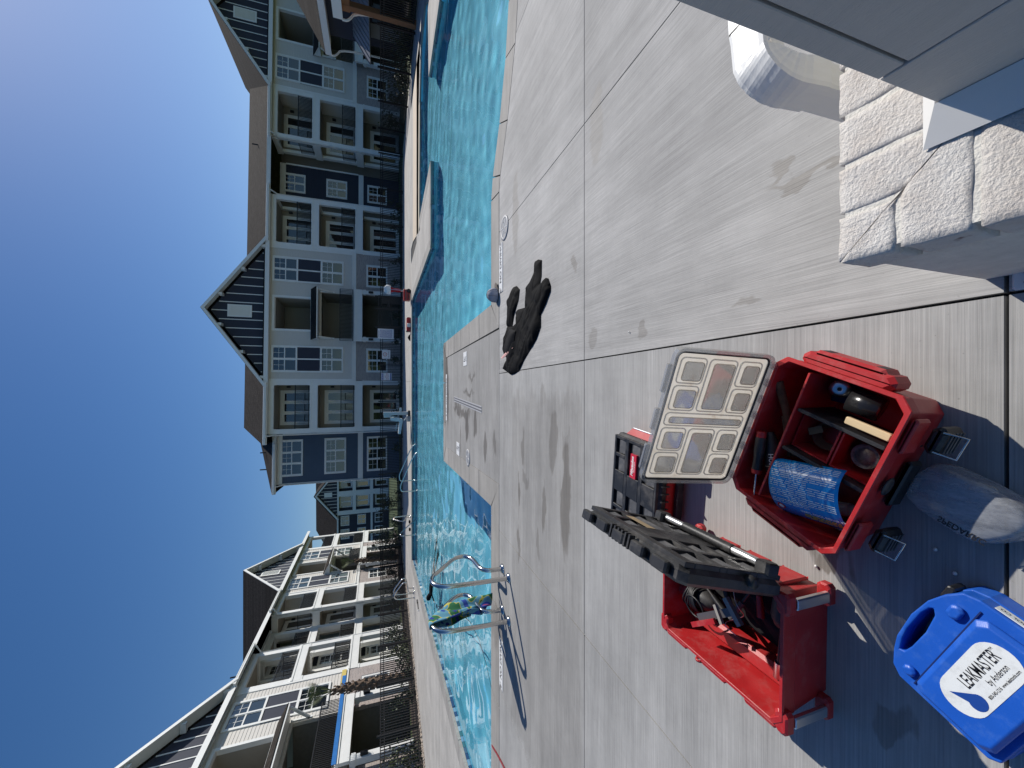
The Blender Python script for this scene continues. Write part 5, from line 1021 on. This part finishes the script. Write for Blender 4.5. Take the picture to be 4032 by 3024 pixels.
# ------------------------------------------------------------------ blue leak-tool case
bl = empty('blue_case', (-.672, .588, .003), rad(-25.2), 'blue moulded case with a white label and carry handle at the left edge', 'case')
CO = [(-.175, -.178), (.13, -.178), (.15, -.158), (.15, .012), (.14, .042), (.105, .064), (.061, .08), (-.006, .088), (-.089, .083), (-.132, .071), (-.172, .054), (-.19, .03), (-.19, -.162)]
CH = [(-.116, .06), (-.085, .069), (-.049, .074), (.018, .073), (.045, .067), (.05, .061), (.036, .052), (-.022, .045), (-.085, .047), (-.112, .052)]
def case_half(z1, th, ins):
    c = Vector((-.02, -.05)); P = [tuple(c + (Vector(p) - c) * (1 - ins)) for p in CO]; H2 = [tuple(Vector((-.033, .06)) + (Vector(p) - Vector((-.033, .06))) * (1 + ins)) for p in CH]
    return cell_mesh(P, z1, th, H2)
bevel(bm_obj('lower_half', case_half(.058, .056, 0), BLUE_CASE, bl), .006, 3, 25); bevel(bm_obj('upper_half', case_half(.1, .0395, .012), BLUE_CASE, bl), .009, 3, 25)
MB().prism([p for p in CO if p[1] < .03], .0, .004).build('base_plate', BLUE_CASE, bl)
o = MB().cbox(-.168, .122, -.163, -.004, .0995, .124, .016).build('raised_panel', BLUE_CASE, bl); bevel(o, .006, 3, 25)
MB().box(-.17, .125, -.0025, .0005, .1005, .1035).build('lid_crease', mat('crease_navy', (.004, .02, .12), .6), bl)
for (x0, x1, y0, y1) in ((-.192, -.176, .012, .05), (.085, .125, .055, .072)): MB().cbox(x0, x1, y0, y1, .03, .085, .004).build('hinge_clip', BLK, bl)
for (x, y, w) in ((-.145, .02, .03), (.085, .028, .04)): bevel(MB().cbox(x - w / 2, x + w / 2, y - .014, y + .014, .0995, .114, .008).build('shoulder_pad', BLUE_CASE, bl), .004, 2, 25)
def stadium(w, h, bul, n=14):
    P = []
    for s in (1, -1):
        for k in range(n + 1): t = k / n; a = math.pi * (t - .5); P.append((s * (w / 2 + bul * math.cos(a)), -s * h / 2 * math.sin(a) * (1 if abs(math.sin(a)) < .999 else 1)))
    return P
lab = MB().prism(stadium(.125, .088, .046)[::-1], .1242, .1248).build('oval_label', LABEL_WHITE, bl); lab.location = (-.014, -.074, 0)
dp = [(-.03, .03)] + [(.0 + .02 * math.cos(a), -.012 + .0165 * math.sin(a)) for a in [rad(62 - k * 15.5) for k in range(19)]]
dr_ = MB().prism(dp[::-1], .125, .1254).build('water_drop', mat('drop_blue', (.01, .06, .3), .5), bl); dr_.location = (-.066, -.084, 0)
lettering('wording', 'LEAKMASTER', .036, INK, bl, Matrix.Translation((.008, -.062, .1252)) @ Matrix.Diagonal((.58, 1, 1, 1)), depth=.0003, bold=.0002); lettering('wording', 'by Anderson', .0175, INK, bl, Matrix.Translation((.028, -.086, .1252)) @ Matrix.Diagonal((.75, 1, 1, 1)), depth=.0003); lettering('wording', '800-340-1216  www.leaktools.com', .009, INK, bl, Matrix.Translation((.018, -.1025, .1252)) @ Matrix.Diagonal((.85, 1, 1, 1)), depth=.0003); lettering('wording', 'TM', .007, INK, bl, Matrix.Translation((.072, -.052, .1252)), depth=.0003)
o = MB().box(.1495, .1512, -.12, -.01, .068, .092).build('side_sticker', LABEL_WHITE, bl); o2 = lettering('wording', 'POOL TOOL CO', .012, INK, bl, Matrix.Translation((.1515, -.06, .08)) @ Matrix.Rotation(rad(90), 4, 'Z') @ Matrix.Rotation(rad(90), 4, 'X'), depth=.0002)
# ------------------------------------------------------------------ goggle case
GOG, nt, p = newmat('frosted_clear_case'); L_ = nt.links.new; nt.nodes.remove(p); a_ = N(nt, 'BsdfTransparent'); a_.inputs['Color'].default_value = (.82, .86, .9, 1); b_ = N(nt, 'BsdfGlossy', i_Roughness=.2); d_ = N(nt, 'BsdfDiffuse'); d_.inputs['Color'].default_value = (.62, .64, .66, 1); tc = N(nt, 'TexCoord'); nz = N(nt, 'TexNoise', i_Scale=30.0, i_Detail=8.0, i_Roughness=.75); mp = N(nt, 'Mapping'); mp.inputs['Scale'].default_value = (1, .35, 1); L_(tc.outputs['Object'], mp.inputs['Vector']); L_(mp.outputs['Vector'], nz.inputs['Vector']); r_ = N(nt, 'MapRange'); r_.inputs['From Min'].default_value = .4; r_.inputs['From Max'].default_value = .75; r_.inputs['To Min'].default_value = .22; r_.inputs['To Max'].default_value = .62; L_(nz.outputs['Fac'], r_.inputs['Value'])
x1 = N(nt, 'MixShader'); L_(r_.outputs['Result'], x1.inputs[0]); L_(a_.outputs[0], x1.inputs[1]); L_(d_.outputs[0], x1.inputs[2]); x2 = N(nt, 'MixShader'); x2.inputs[0].default_value = .06; L_(x1.outputs[0], x2.inputs[1]); L_(b_.outputs[0], x2.inputs[2]); L_(x2.outputs[0], nt.nodes['Material Output'].inputs['Surface'])
GO = [(-.317, .705), (-.265, .69), (-.228, .655), (-.222, .62), (-.238, .578), (-.262, .525), (-.292, .478), (-.33, .462), (-.372, .488), (-.408, .551), (-.404, .585), (-.37, .65), (-.345, .688)]
gc = empty('goggle_case', (-.315, .585, .003), 0, 'clear plastic goggle case with black writing beside the organiser box', 'case')
Gs = smooth(rel(GO, (-.315, .585)) + [rel(GO, (-.315, .585))[0]], 2)[:-1]; n = len(Gs); vs = []; fs = []
prof = [(.96, .0), (1.02, .012), (1.02, .02), (.99, .045), (.95, .06), (.84, .07), (.5, .073), (.0, .074)]
for s, z in prof: vs += [(x * s, y * s, z) for x, y in Gs]
fs = [(j * n + i, j * n + (i + 1) % n, (j + 1) * n + (i + 1) % n, (j + 1) * n + i) for j in range(len(prof) - 1) for i in range(n)] + [tuple(range(n - 1, -1, -1))]
MB().add(vs, fs, True).build('shell', GOG, gc); MB().tube([(x * 1.03, y * 1.03, .015) for x, y in Gs], .0022, 6, closed=True).build('parting_rim', RIM, gc); MB().ell((.05, -.03, .045), .014, .03, .012).build('snap', RIM, gc)
ang = math.atan2(-.551 + .65, -.408 + .37) ; me = text_mesh('SPEDARRC', .022, depth=.0003, sx=.9, bold=.0004); me.materials.clear(); me.materials.append(INK); me.transform(Matrix.Translation((-.064, -.004, .0715)) @ Matrix.Rotation(rad(68), 4, 'Z') @ Matrix.Rotation(rad(-8), 4, 'X') @ Matrix.Diagonal((-1, 1, 1, 1))); o = bpy.data.objects.new('wording', me); COL.objects.link(o); o.parent = gc
for k, (x, y) in enumerate(((-.52, .62), (-.47, .66), (-.66, .98), (.33, 2.1))): o = MB().ell((0, 0, .004), .006, .005, .004, 8, 5).build('pebble_crumb', WHITE_PVC); o.location = (x, y, .003); tag(o, 'tiny white crumb on the concrete ' + ('near the blue case handle', 'between the blue case and the organiser box', 'between the two open toolboxes', 'right of the deck joint, away from the boxes')[k], 'crumb', 'crumbs on the concrete')
# ------------------------------------------------------------------ brick pillar with wrapped column, downspout
WASH, nt, p = newmat('whitewashed_brick'); L_ = nt.links.new; tc = N(nt, 'TexCoord'); n1 = N(nt, 'TexNoise', i_Scale=9.0, i_Detail=8.0, i_Roughness=.7); L_(tc.outputs['Object'], n1.inputs['Vector']); cr = N(nt, 'ValToRGB'); L_(n1.outputs['Fac'], cr.inputs['Fac']); e = cr.color_ramp.elements; e[0].position = .3; e[0].color = (.62, .56, .5, 1); e[1].position = .62; e[1].color = (.78, .75, .7, 1)
n2 = N(nt, 'TexNoise', i_Scale=13.0, i_Detail=5.0); mpp = N(nt, 'Mapping'); mpp.inputs['Location'].default_value = (3, 1, 2); L_(tc.outputs['Object'], mpp.inputs['Vector']); L_(mpp.outputs['Vector'], n2.inputs['Vector']); r_ = N(nt, 'MapRange'); r_.inputs['From Min'].default_value = .7; r_.inputs['From Max'].default_value = .76; L_(n2.outputs['Fac'], r_.inputs['Value']); mx = N(nt, 'Mix', data_type='RGBA'); mx.inputs['B'].default_value = (.16, .06, .04, 1); L_(cr.outputs['Color'], mx.inputs['A']); L_(r_.outputs['Result'], mx.inputs['Factor']); L_(mx.outputs['Result'], p.inputs['Base Color']); p.inputs['Roughness'].default_value = .9
n3 = N(nt, 'TexNoise', i_Scale=120.0, i_Detail=6.0, i_Roughness=.65); L_(tc.outputs['Object'], n3.inputs['Vector']); bp = N(nt, 'Bump', i_Strength=1.0, i_Distance=.009); L_(n3.outputs['Fac'], bp.inputs['Height']); L_(bp.outputs['Normal'], p.inputs['Normal'])
MORTAR = mat('white_mortar', (.66, .64, .58), .95, var=.12, vs=20, bump=.5, bs=150)
pil = empty('brick_pillar', (.262, .578, 0), 0, 'whitewashed brick pillar base at the lower right', 'pillar')
def rough_brick(x0, x1, y0, y1, z0, z1, seed, amp=.006, cut=None):
    bm = bmesh.new(); bmesh.ops.create_cube(bm, size=1); bmesh.ops.subdivide_edges(bm, edges=bm.edges, cuts=9, use_grid_fill=True)
    for v in bm.verts:
        t = Vector((x0 + (v.co.x + .5) * (x1 - x0), y0 + (v.co.y + .5) * (y1 - y0), z0 + (v.co.z + .5) * (z1 - z0)))
        if cut: t = cut(t)
        r = Vector((noise.noise(t * 22 + Vector((seed, 0, 0))), noise.noise(t * 22 + Vector((0, seed, 5))), noise.noise(t * 22 + Vector((9, 0, seed))))) * amp + Vector((noise.noise(t * 60), noise.noise(t * 60 + Vector((3, 3, 3))), noise.noise(t * 60 + Vector((7, 1, 4))))) * amp * .45
        e = [abs(abs(c) - .5) < .06 for c in v.co]
        if sum(e) >= 2: r -= Vector((math.copysign(.0022, v.co.x) if e[0] else 0, math.copysign(.0022, v.co.y) if e[1] else 0, math.copysign(.0022, v.co.z) if e[2] else 0))
        v.co = t + r
    for f in bm.faces: f.smooth = True
    o = bm_obj('brick', bm, WASH, pil); return o
# local frame: corner at (0,0), pillar extends to +x and -y
Wp = .96; CT, CB0 = .55, .452
MB().box(.012, Wp - .012, -Wp + .012, -.012, 0, CT - .004).build('mortar_core', MORTAR, pil)
D_ = .2; k = 0
def mitre_far(t): t.x = max(t.x, -t.y + .0012) if t.x < .25 else min(t.x, Wp + t.y - .006); return t
def mitre_left(t): t.y = min(t.y, -t.x - .0012) if t.y > -.25 else t.y; return t
xs = 0
while xs < Wp - .05: rough_brick(xs + .002, xs + .1, -D_, 0, CB0, CT, k, .003, cut=mitre_far); xs += .105; k += 1
ys = -.0
while ys > -Wp + .1: rough_brick(0, D_, ys - .1, ys - .002, CB0, CT, 50 + k, .003, cut=mitre_left); ys -= .105; k += 1
rows_ = [(.0 + i * .0885, .0785 + i * .0885) for i in range(5)]
for i, (z0, z1) in enumerate(rows_):
    off = 0 if i % 2 else .1; y = -.02 + .0
    yy = -.02; first = True
    while yy > -.9:
        L2 = (.1 if (i % 2 and first) else .2); first = False; rough_brick(.016, .11, yy - L2 + .005, yy - .005, z0 + .004, z1, 100 + k, .004); k += 1; yy -= L2 + .008
    for j in range(4): rough_brick(.12 + j * .208, .12 + j * .208 + .198, -.11, -.018, z0 + .004, z1, 150 + k, .004); k += 1
# column wrap
col = empty('wrapped_column', (.49, .404, .55), 0, 'grey panel-wrapped column standing on the brick pillar', 'column'); Wc = .5; Hc = 2.6
MB().box(.012, Wc - .012, -Wc + .012, -.012, .0, Hc).build('core', JOINT, col)
def cpanel(y0, y1, z0, z1, name): bevel(MB().box(0, .011, y0, y1, z0, z1).build(name, GREY_PANEL, col), .0015, 1); 
cpanel(-Wc, 0, .0, .186, 'base_board'); cpanel(-.033, 0, .19, Hc, 'corner_board'); cpanel(-Wc + .115, -.0375, .19, Hc, 'field_panel'); cpanel(-Wc, -Wc + .112, .2, Hc, 'corner_board')
for (x0, x1, nm) in ((.0115, .115, 'corner_board'), (.118, Wc - .118, 'field_panel'), (Wc - .115, Wc, 'corner_board')): MB().box(x0, x1, -.011, 0, .2, Hc).build(nm, GREY_PANEL, col)
MB().box(.0115, Wc, -.011, 0, 0, .197).build('base_board', GREY_PANEL, col)
FLASH = mat('white_flashing', (.7, .69, .66), .6, var=.04, spec=.25)
def flash(P): b = MB(); b.add(P, [(0, 1, 2, 3)]); o = b.build('base_flashing', FLASH, col); s = o.modifiers.new('s', 'SOLIDIFY'); s.thickness = .003; return o
a_, c_ = .062, .03
flash([(-.0015, .0015, .035), (-a_, c_, .006), (-a_, -Wc - c_, .006), (-.0015, -Wc, .035)]); flash([(-.0005, .0015, .035), (Wc, .0015, .035), (Wc + a_, c_, .006), (-a_ + .001, c_, .006)])
# downspout with elbow
ds = empty('downspout', (.78, .775, 0), 0, 'white ribbed downspout elbow behind the brick pillar', 'downspout')
def rect_pipe(pts, w, h, name, ribs=True, flare=None):
    m = MB(); vs = []; pts = [Vector(p) for p in pts]; sec = []
    for (sx, sy, ex, ey) in ((-1, -1, 1, -1), (1, -1, 1, 1), (1, 1, -1, 1), (-1, 1, -1, -1)):
        for q in range(7):
            t = q / 7; x, y = sx + (ex - sx) * t, sy + (ey - sy) * t; d = 1 - (.022 if (q % 2 and ribs) else 0)
            if q == 0: x, y, d = x * .93, y * .93, 1
            sec.append((x * d * w / 2, y * d * h / 2))
    n = len(sec); side = Vector((0, 1, 0))
    for i, p in enumerate(pts):
        t = (pts[min(i + 1, len(pts) - 1)] - pts[max(i - 1, 0)]).normalized(); u = side - t * side.dot(t); u.normalize(); v = t.cross(u); k = 1 if not flare else flare[i]
        vs += [p + u * a * k + v * b * k for a, b in sec]
    m.add(vs, [(i * n + j, i * n + (j + 1) % n, (i + 1) * n + (j + 1) % n, (i + 1) * n + j) for i in range(len(pts) - 1) for j in range(n)], False); o = m.build(name, WHITE_PVC, ds); return o
rect_pipe([(.3, .1, .44), (.21, .09, .43)], .105, .085, 'upper_pipe'); rect_pipe([(.3, .1, .44), (.5, .103, .45)], .105, .085, 'side_pipe')
el = []; fl = []
for q in range(19): a = q / 18 * rad(86); r = .075; el.append((.2 - .065 - r * math.sin(a) * 1.05 + .05, .09 - .05 * q / 18, .43 - r * (1 - math.cos(a)) * 1.3 - .0)); fl.append(1.04 - (.022 if q % 4 == 1 else 0))
rect_pipe([(.26, .092, .437)] + el + [(el[-1][0] - .003, .03, el[-1][2] - .06)], .105, .085, 'elbow', True, [1.04] + fl + [1.04])
rect_pipe([(el[-1][0], .035, el[-1][2] - .03), (el[-1][0] - .01, .02, .12), (el[-1][0] - .02, .01, .005)], .1, .08, 'lower_pipe')
for (x, y, z) in ((.2, .028, .45), (el[-1][0] + .0, -.015, el[-1][2] - .08)): o = MB().lathe([(.0, .004), (.005, .004), (.008, 0)], 10).build('screw', ALU, ds); o.location = (x, y + .01, z + .0); o.rotation_euler = (rad(90), 0, 0)

# ------------------------------------------------------------------ planting, pebbles, clubhouse
def foliage(n, rx, ry, rz, size, seed, dens=1.0):
    rnd = random.Random(seed); m = MB(); cl = [(rnd.gauss(0, .45), rnd.gauss(0, .45), rnd.uniform(.1, .9)) for _ in range(max(3, n // 45))]
    for _ in range(n):
        c = rnd.choice(cl); x, y, z = c[0] + rnd.gauss(0, .28), c[1] + rnd.gauss(0, .28), c[2] + rnd.gauss(0, .2)
        if z < 0.02: z = abs(z)
        p = Vector((x * rx, y * ry, z * rz)); d = Vector((rnd.gauss(0, 1), rnd.gauss(0, 1), rnd.gauss(.5, .8))).normalized(); s = size * rnd.uniform(.6, 1.4); w = d.orthogonal().normalized(); w.rotate(Matrix.Rotation(rnd.uniform(0, 6.28), 3, d)); w *= s * .35
        m.add([p, p + d * s * .5 + w, p + d * s, p + d * s * .5 - w], [(0, 1, 2, 3)])
    return m
def shrub(x, y, r, h, seed, label, m=None, group='shrubs behind the fences'):
    o = empty('shrub', (x, y, -.05), 0, label, 'shrub', group); foliage(int(260 * r * h / .5), r, r, h, .13, seed).build('foliage', m or LEAF, o)
    s = MB(); rnd = random.Random(seed)
    for k in range(4): s.tube([(0, 0, 0), (rnd.uniform(-.3, .3) * r, rnd.uniform(-.3, .3) * r, h * .7)], [.02, .006], 5)
    s.build('stem', BARK, o); return o
ORD = ['first', 'second', 'third', 'fourth', 'fifth', 'sixth', 'seventh', 'eighth', 'ninth', 'tenth', 'eleventh', 'twelfth', 'thirteenth']
rs = random.Random(5)
for k in range(9): y = 15.5 + k * 2.6 + rs.uniform(-.6, .6); shrub(-15.2 + rs.uniform(-.7, .9), y, rs.uniform(.5, .8), rs.uniform(.7, 1.25), 100 + k, ORD[k] + ' leafy shrub from the near end, behind the left fence', LEAF2 if k % 3 == 0 else LEAF, 'shrubs behind the left fence')
for k in range(13): x = -10.5 + k * 2.0 + rs.uniform(-.5, .5); shrub(x, 29.6 + rs.uniform(0, 1.6), rs.uniform(.35, .6), rs.uniform(.5, .9), 200 + k, ORD[k] + ' low dark shrub from the left end, behind the far fence', LEAF, 'shrubs behind the far fence')
for k in range(6): shrub(17.0 + rs.uniform(-.4, .4), 19.5 + k * 1.3, rs.uniform(.4, .6), rs.uniform(.9, 1.3), 300 + k, ORD[k] + ' glossy-leaved shrub from the near end, behind the right fence', LEAF2, 'shrubs behind the right fence')
shrub(-13.5, 36, .9, 1.9, 401, 'tall bushy shrub in the gap beside the far fence corner', LEAF2); shrub(-11.0, 38, .7, 1.6, 402, 'slender dark shrub left of the blue end of the long block')
def palm(x, y, h, label, seed):
    o = empty('palm_tree', (x, y, -.05), 0, label, 'palm tree', 'young palms by the left block'); rnd = random.Random(seed)
    pts = [(.12 * math.sin(t * 1.6), .05 * t, h * t) for t in [i / 8 for i in range(9)]]
    tr = MB().tube(pts, [.2, .2, .19, .19, .2, .2, .18, .14, .09], 10).build('trunk', BARK, o)
    b = MB(); n = int(h * 26)
    for i in range(n):
        t = i / n; a = i * 2.4; c = Vector((.12 * math.sin(t * 1.6), .05 * t, h * t)); r = .2 if t < .8 else .2 - (t - .8) * .5; d = Vector((math.cos(a), math.sin(a), 0)); w = Vector((-math.sin(a), math.cos(a), 0)) * .07; q = c + d * r * .8
        b.add([q - w, q + w, q + d * .07 + Vector((0, 0, .22)) + w * .5, q + d * .07 + Vector((0, 0, .22)) - w * .5, q + d * .12 + Vector((0, 0, .12))], [(0, 1, 4), (1, 2, 4), (2, 3, 4), (3, 0, 4)])
    tag(b.build('leaf_bases', BARK, tr), kind='stuff')
    f = MB(); top = Vector((.12 * math.sin(1.6), .05, h))
    for k in range(11):
        a = rnd.uniform(0, 6.28); lean = rnd.uniform(.1, .55); d = Vector((math.cos(a) * lean, math.sin(a) * lean, 1)).normalized(); L = rnd.uniform(.5, .85); e = top + d * L; f.bar(top, e, .022)
        sd = d.cross(Vector((0, 0, 1))); sd = sd.normalized() if sd.length > .01 else Vector((1, 0, 0))
        for j in range(-7, 8):
            q = (d * math.cos(j * .17) + sd * math.sin(j * .17)).normalized(); ll = rnd.uniform(.4, .6); w = sd * .016; f.add([e, e + q * ll * .6 + w, e + q * ll, e + q * ll * .6 - w], [(0, 1, 2, 3)])
    f.build('fronds', LEAF2, o)
palm(-15.3, 21.0, 3.75, 'young palm with bundled fronds standing before the nearest part of the left block', 1); palm(-15.6, 36.5, 3.6, 'young palm farther back, beside the porch of the far gable of the left block', 2)
def pebbles(a, b, w, n, seed, label):
    rnd = random.Random(seed); m = MB(); a, b = Vector(a), Vector(b)
    for _ in range(n):
        c = a.lerp(b, rnd.random()) + Vector((rnd.uniform(-w, w), rnd.uniform(-w, w))); r = rnd.uniform(.03, .075); z = rnd.uniform(-.02, .02); ph = rnd.uniform(0, 6.28)
        vs = [(c.x + math.cos(ph + k * 1.047) * r * rnd.uniform(.8, 1.2), c.y + math.sin(ph + k * 1.047) * r * rnd.uniform(.7, 1.1), z) for k in range(6)] + [(c.x, c.y, z + r * .75), (c.x, c.y, z - r)]
        m.add(vs, [(k, (k + 1) % 6, 6) for k in range(6)] + [((k + 1) % 6, k, 7) for k in range(6)], True)
    o = m.build('pebbles', PEBBLE); tag(o, label, 'pebbles', kind='stuff')
pebbles((-13.75, 13.5), (-11.65, 29.2), .2, 1500, 1, 'tan river pebbles along the foot of the left fence'); pebbles((-11.4, 28.45), (15.7, 28.45), .14, 1600, 2, 'river pebbles along the foot of the far fence')
for (c, n) in (([(-17.9, 10), (-14.15, 10), (-11.7, 29.3), (-17.9, 50)], 'left_bed'), ([(-11.6, 28.5), (15.9, 28.5), (15.9, 32.5), (-11.6, 32.5)], 'far_bed')): tag(bm_obj('mulch_bed', cell_mesh(c, -.045, 0), MULCH), kind='structure')
# unseen wood ring added to darken window reflections and hide the yellow horizon
rw = random.Random(21); tw = MB(); nseg = 220; prev = None; vs = []
for k in range(nseg):
    a = 2 * math.pi * k / nseg; R0 = 190 + rw.uniform(-15, 15); h = rw.uniform(6, 10.5)
    for (dr, z) in ((0, -1), (3, h * .55), (10, h), (22, h * .9)): vs.append(((R0 + dr) * math.cos(a), 20 + (R0 + dr) * math.sin(a), z + (rw.uniform(-.8, .8) if z > 0 else 0)))
tw.add(vs, [(k * 4 + j, ((k + 1) % nseg) * 4 + j, ((k + 1) % nseg) * 4 + j + 1, k * 4 + j + 1)[::-1] for k in range(nseg) for j in range(3)]); tag(tw.build('added_woods', LEAF), 'added dark wood out of view, darkening window reflections', 'wood', kind='stuff')
# clubhouse beyond the right fence
cb = empty('clubhouse', (19.0, 17, 0), 0, 'navy clubhouse with cedar porch and grey metal awning beyond the right fence', 'building')
MB().box(0, 6, -9, 6.2, -.1, 4.15).build('wall', NAVY, cb)
r = MB(); r.prism([(-.75, 4.2), (6.5, 8.4), (6.5, 8.55), (-.75, 4.38)][::-1], -9, 6.6, 'y'); ro = r.build('roof', SHINGLE, cb); MB().box(-.8, -.755, -9, 6.62, 4.05, 4.36).build('fascia', WHITE_TRIM, ro); MB().box(-.75, .0, -9, 6.6, 4.1, 4.14).build('soffit', WHITE_TRIM, ro)
a = MB(); a.prism([(-1.3, 2.0), (-.01, 2.85), (-.01, 2.9), (-1.35, 2.03)][::-1], 1.4, 5.9, 'y'); ao = a.build('metal_awning', METAL_ROOF, cb)
for k in range(12): MB().bar((-1.33, 1.45 + k * .4, 2.06), (-.01, 1.45 + k * .4, 2.92), .02, .03).build('seam', METAL_ROOF, ao)
MB().box(-.03, -.004, 2.2, 4.6, 0, 1.9).build('dark_window', GLASS, cb); MB().box(-.05, -.004, 4.7, 5.6, .3, 2.0).build('shutter', METAL_ROOF, cb)
pc = MB(); pc.box(-3.35, -.02, -8, 1.0, 3.12, 3.3); pco = pc.build('porch_canopy', WHITE_TRIM, cb); MB().box(-3.45, -3.36, -8, 1.04, 3.02, 3.4).build('canopy_fascia', WHITE_TRIM, pco)
for y in (-6, -2.4, .7): MB().cbox(-3.2, -2.95, y - .13, y + .13, -.1, 3.1, .015).build('cedar_post', WOOD, cb)
MB().box(-3.18, -2.97, -8, .9, 2.72, 3.08).build('cedar_beam', WOOD, cb); MB().box(-.3, -.02, .6, 1.0, -.1, 3.1).build('cedar_pier', WOOD, cb)
for (x, y, z) in ((-3.4, 1.08, 3.05), (-.7, 6.7, 4.1)): MB().tube(smooth([(x, y, z), (x, y, z - .25), (x + .5, y, z - .55), (x + .55, y, .1)], 2), .05, 8).build('downspout', WHITE_PVC, cb)
MB().cbox(-.12, -.01, 6.0, 6.15, 2.3, 2.6, .02).build('wall_lantern', BLACK_METAL, cb)
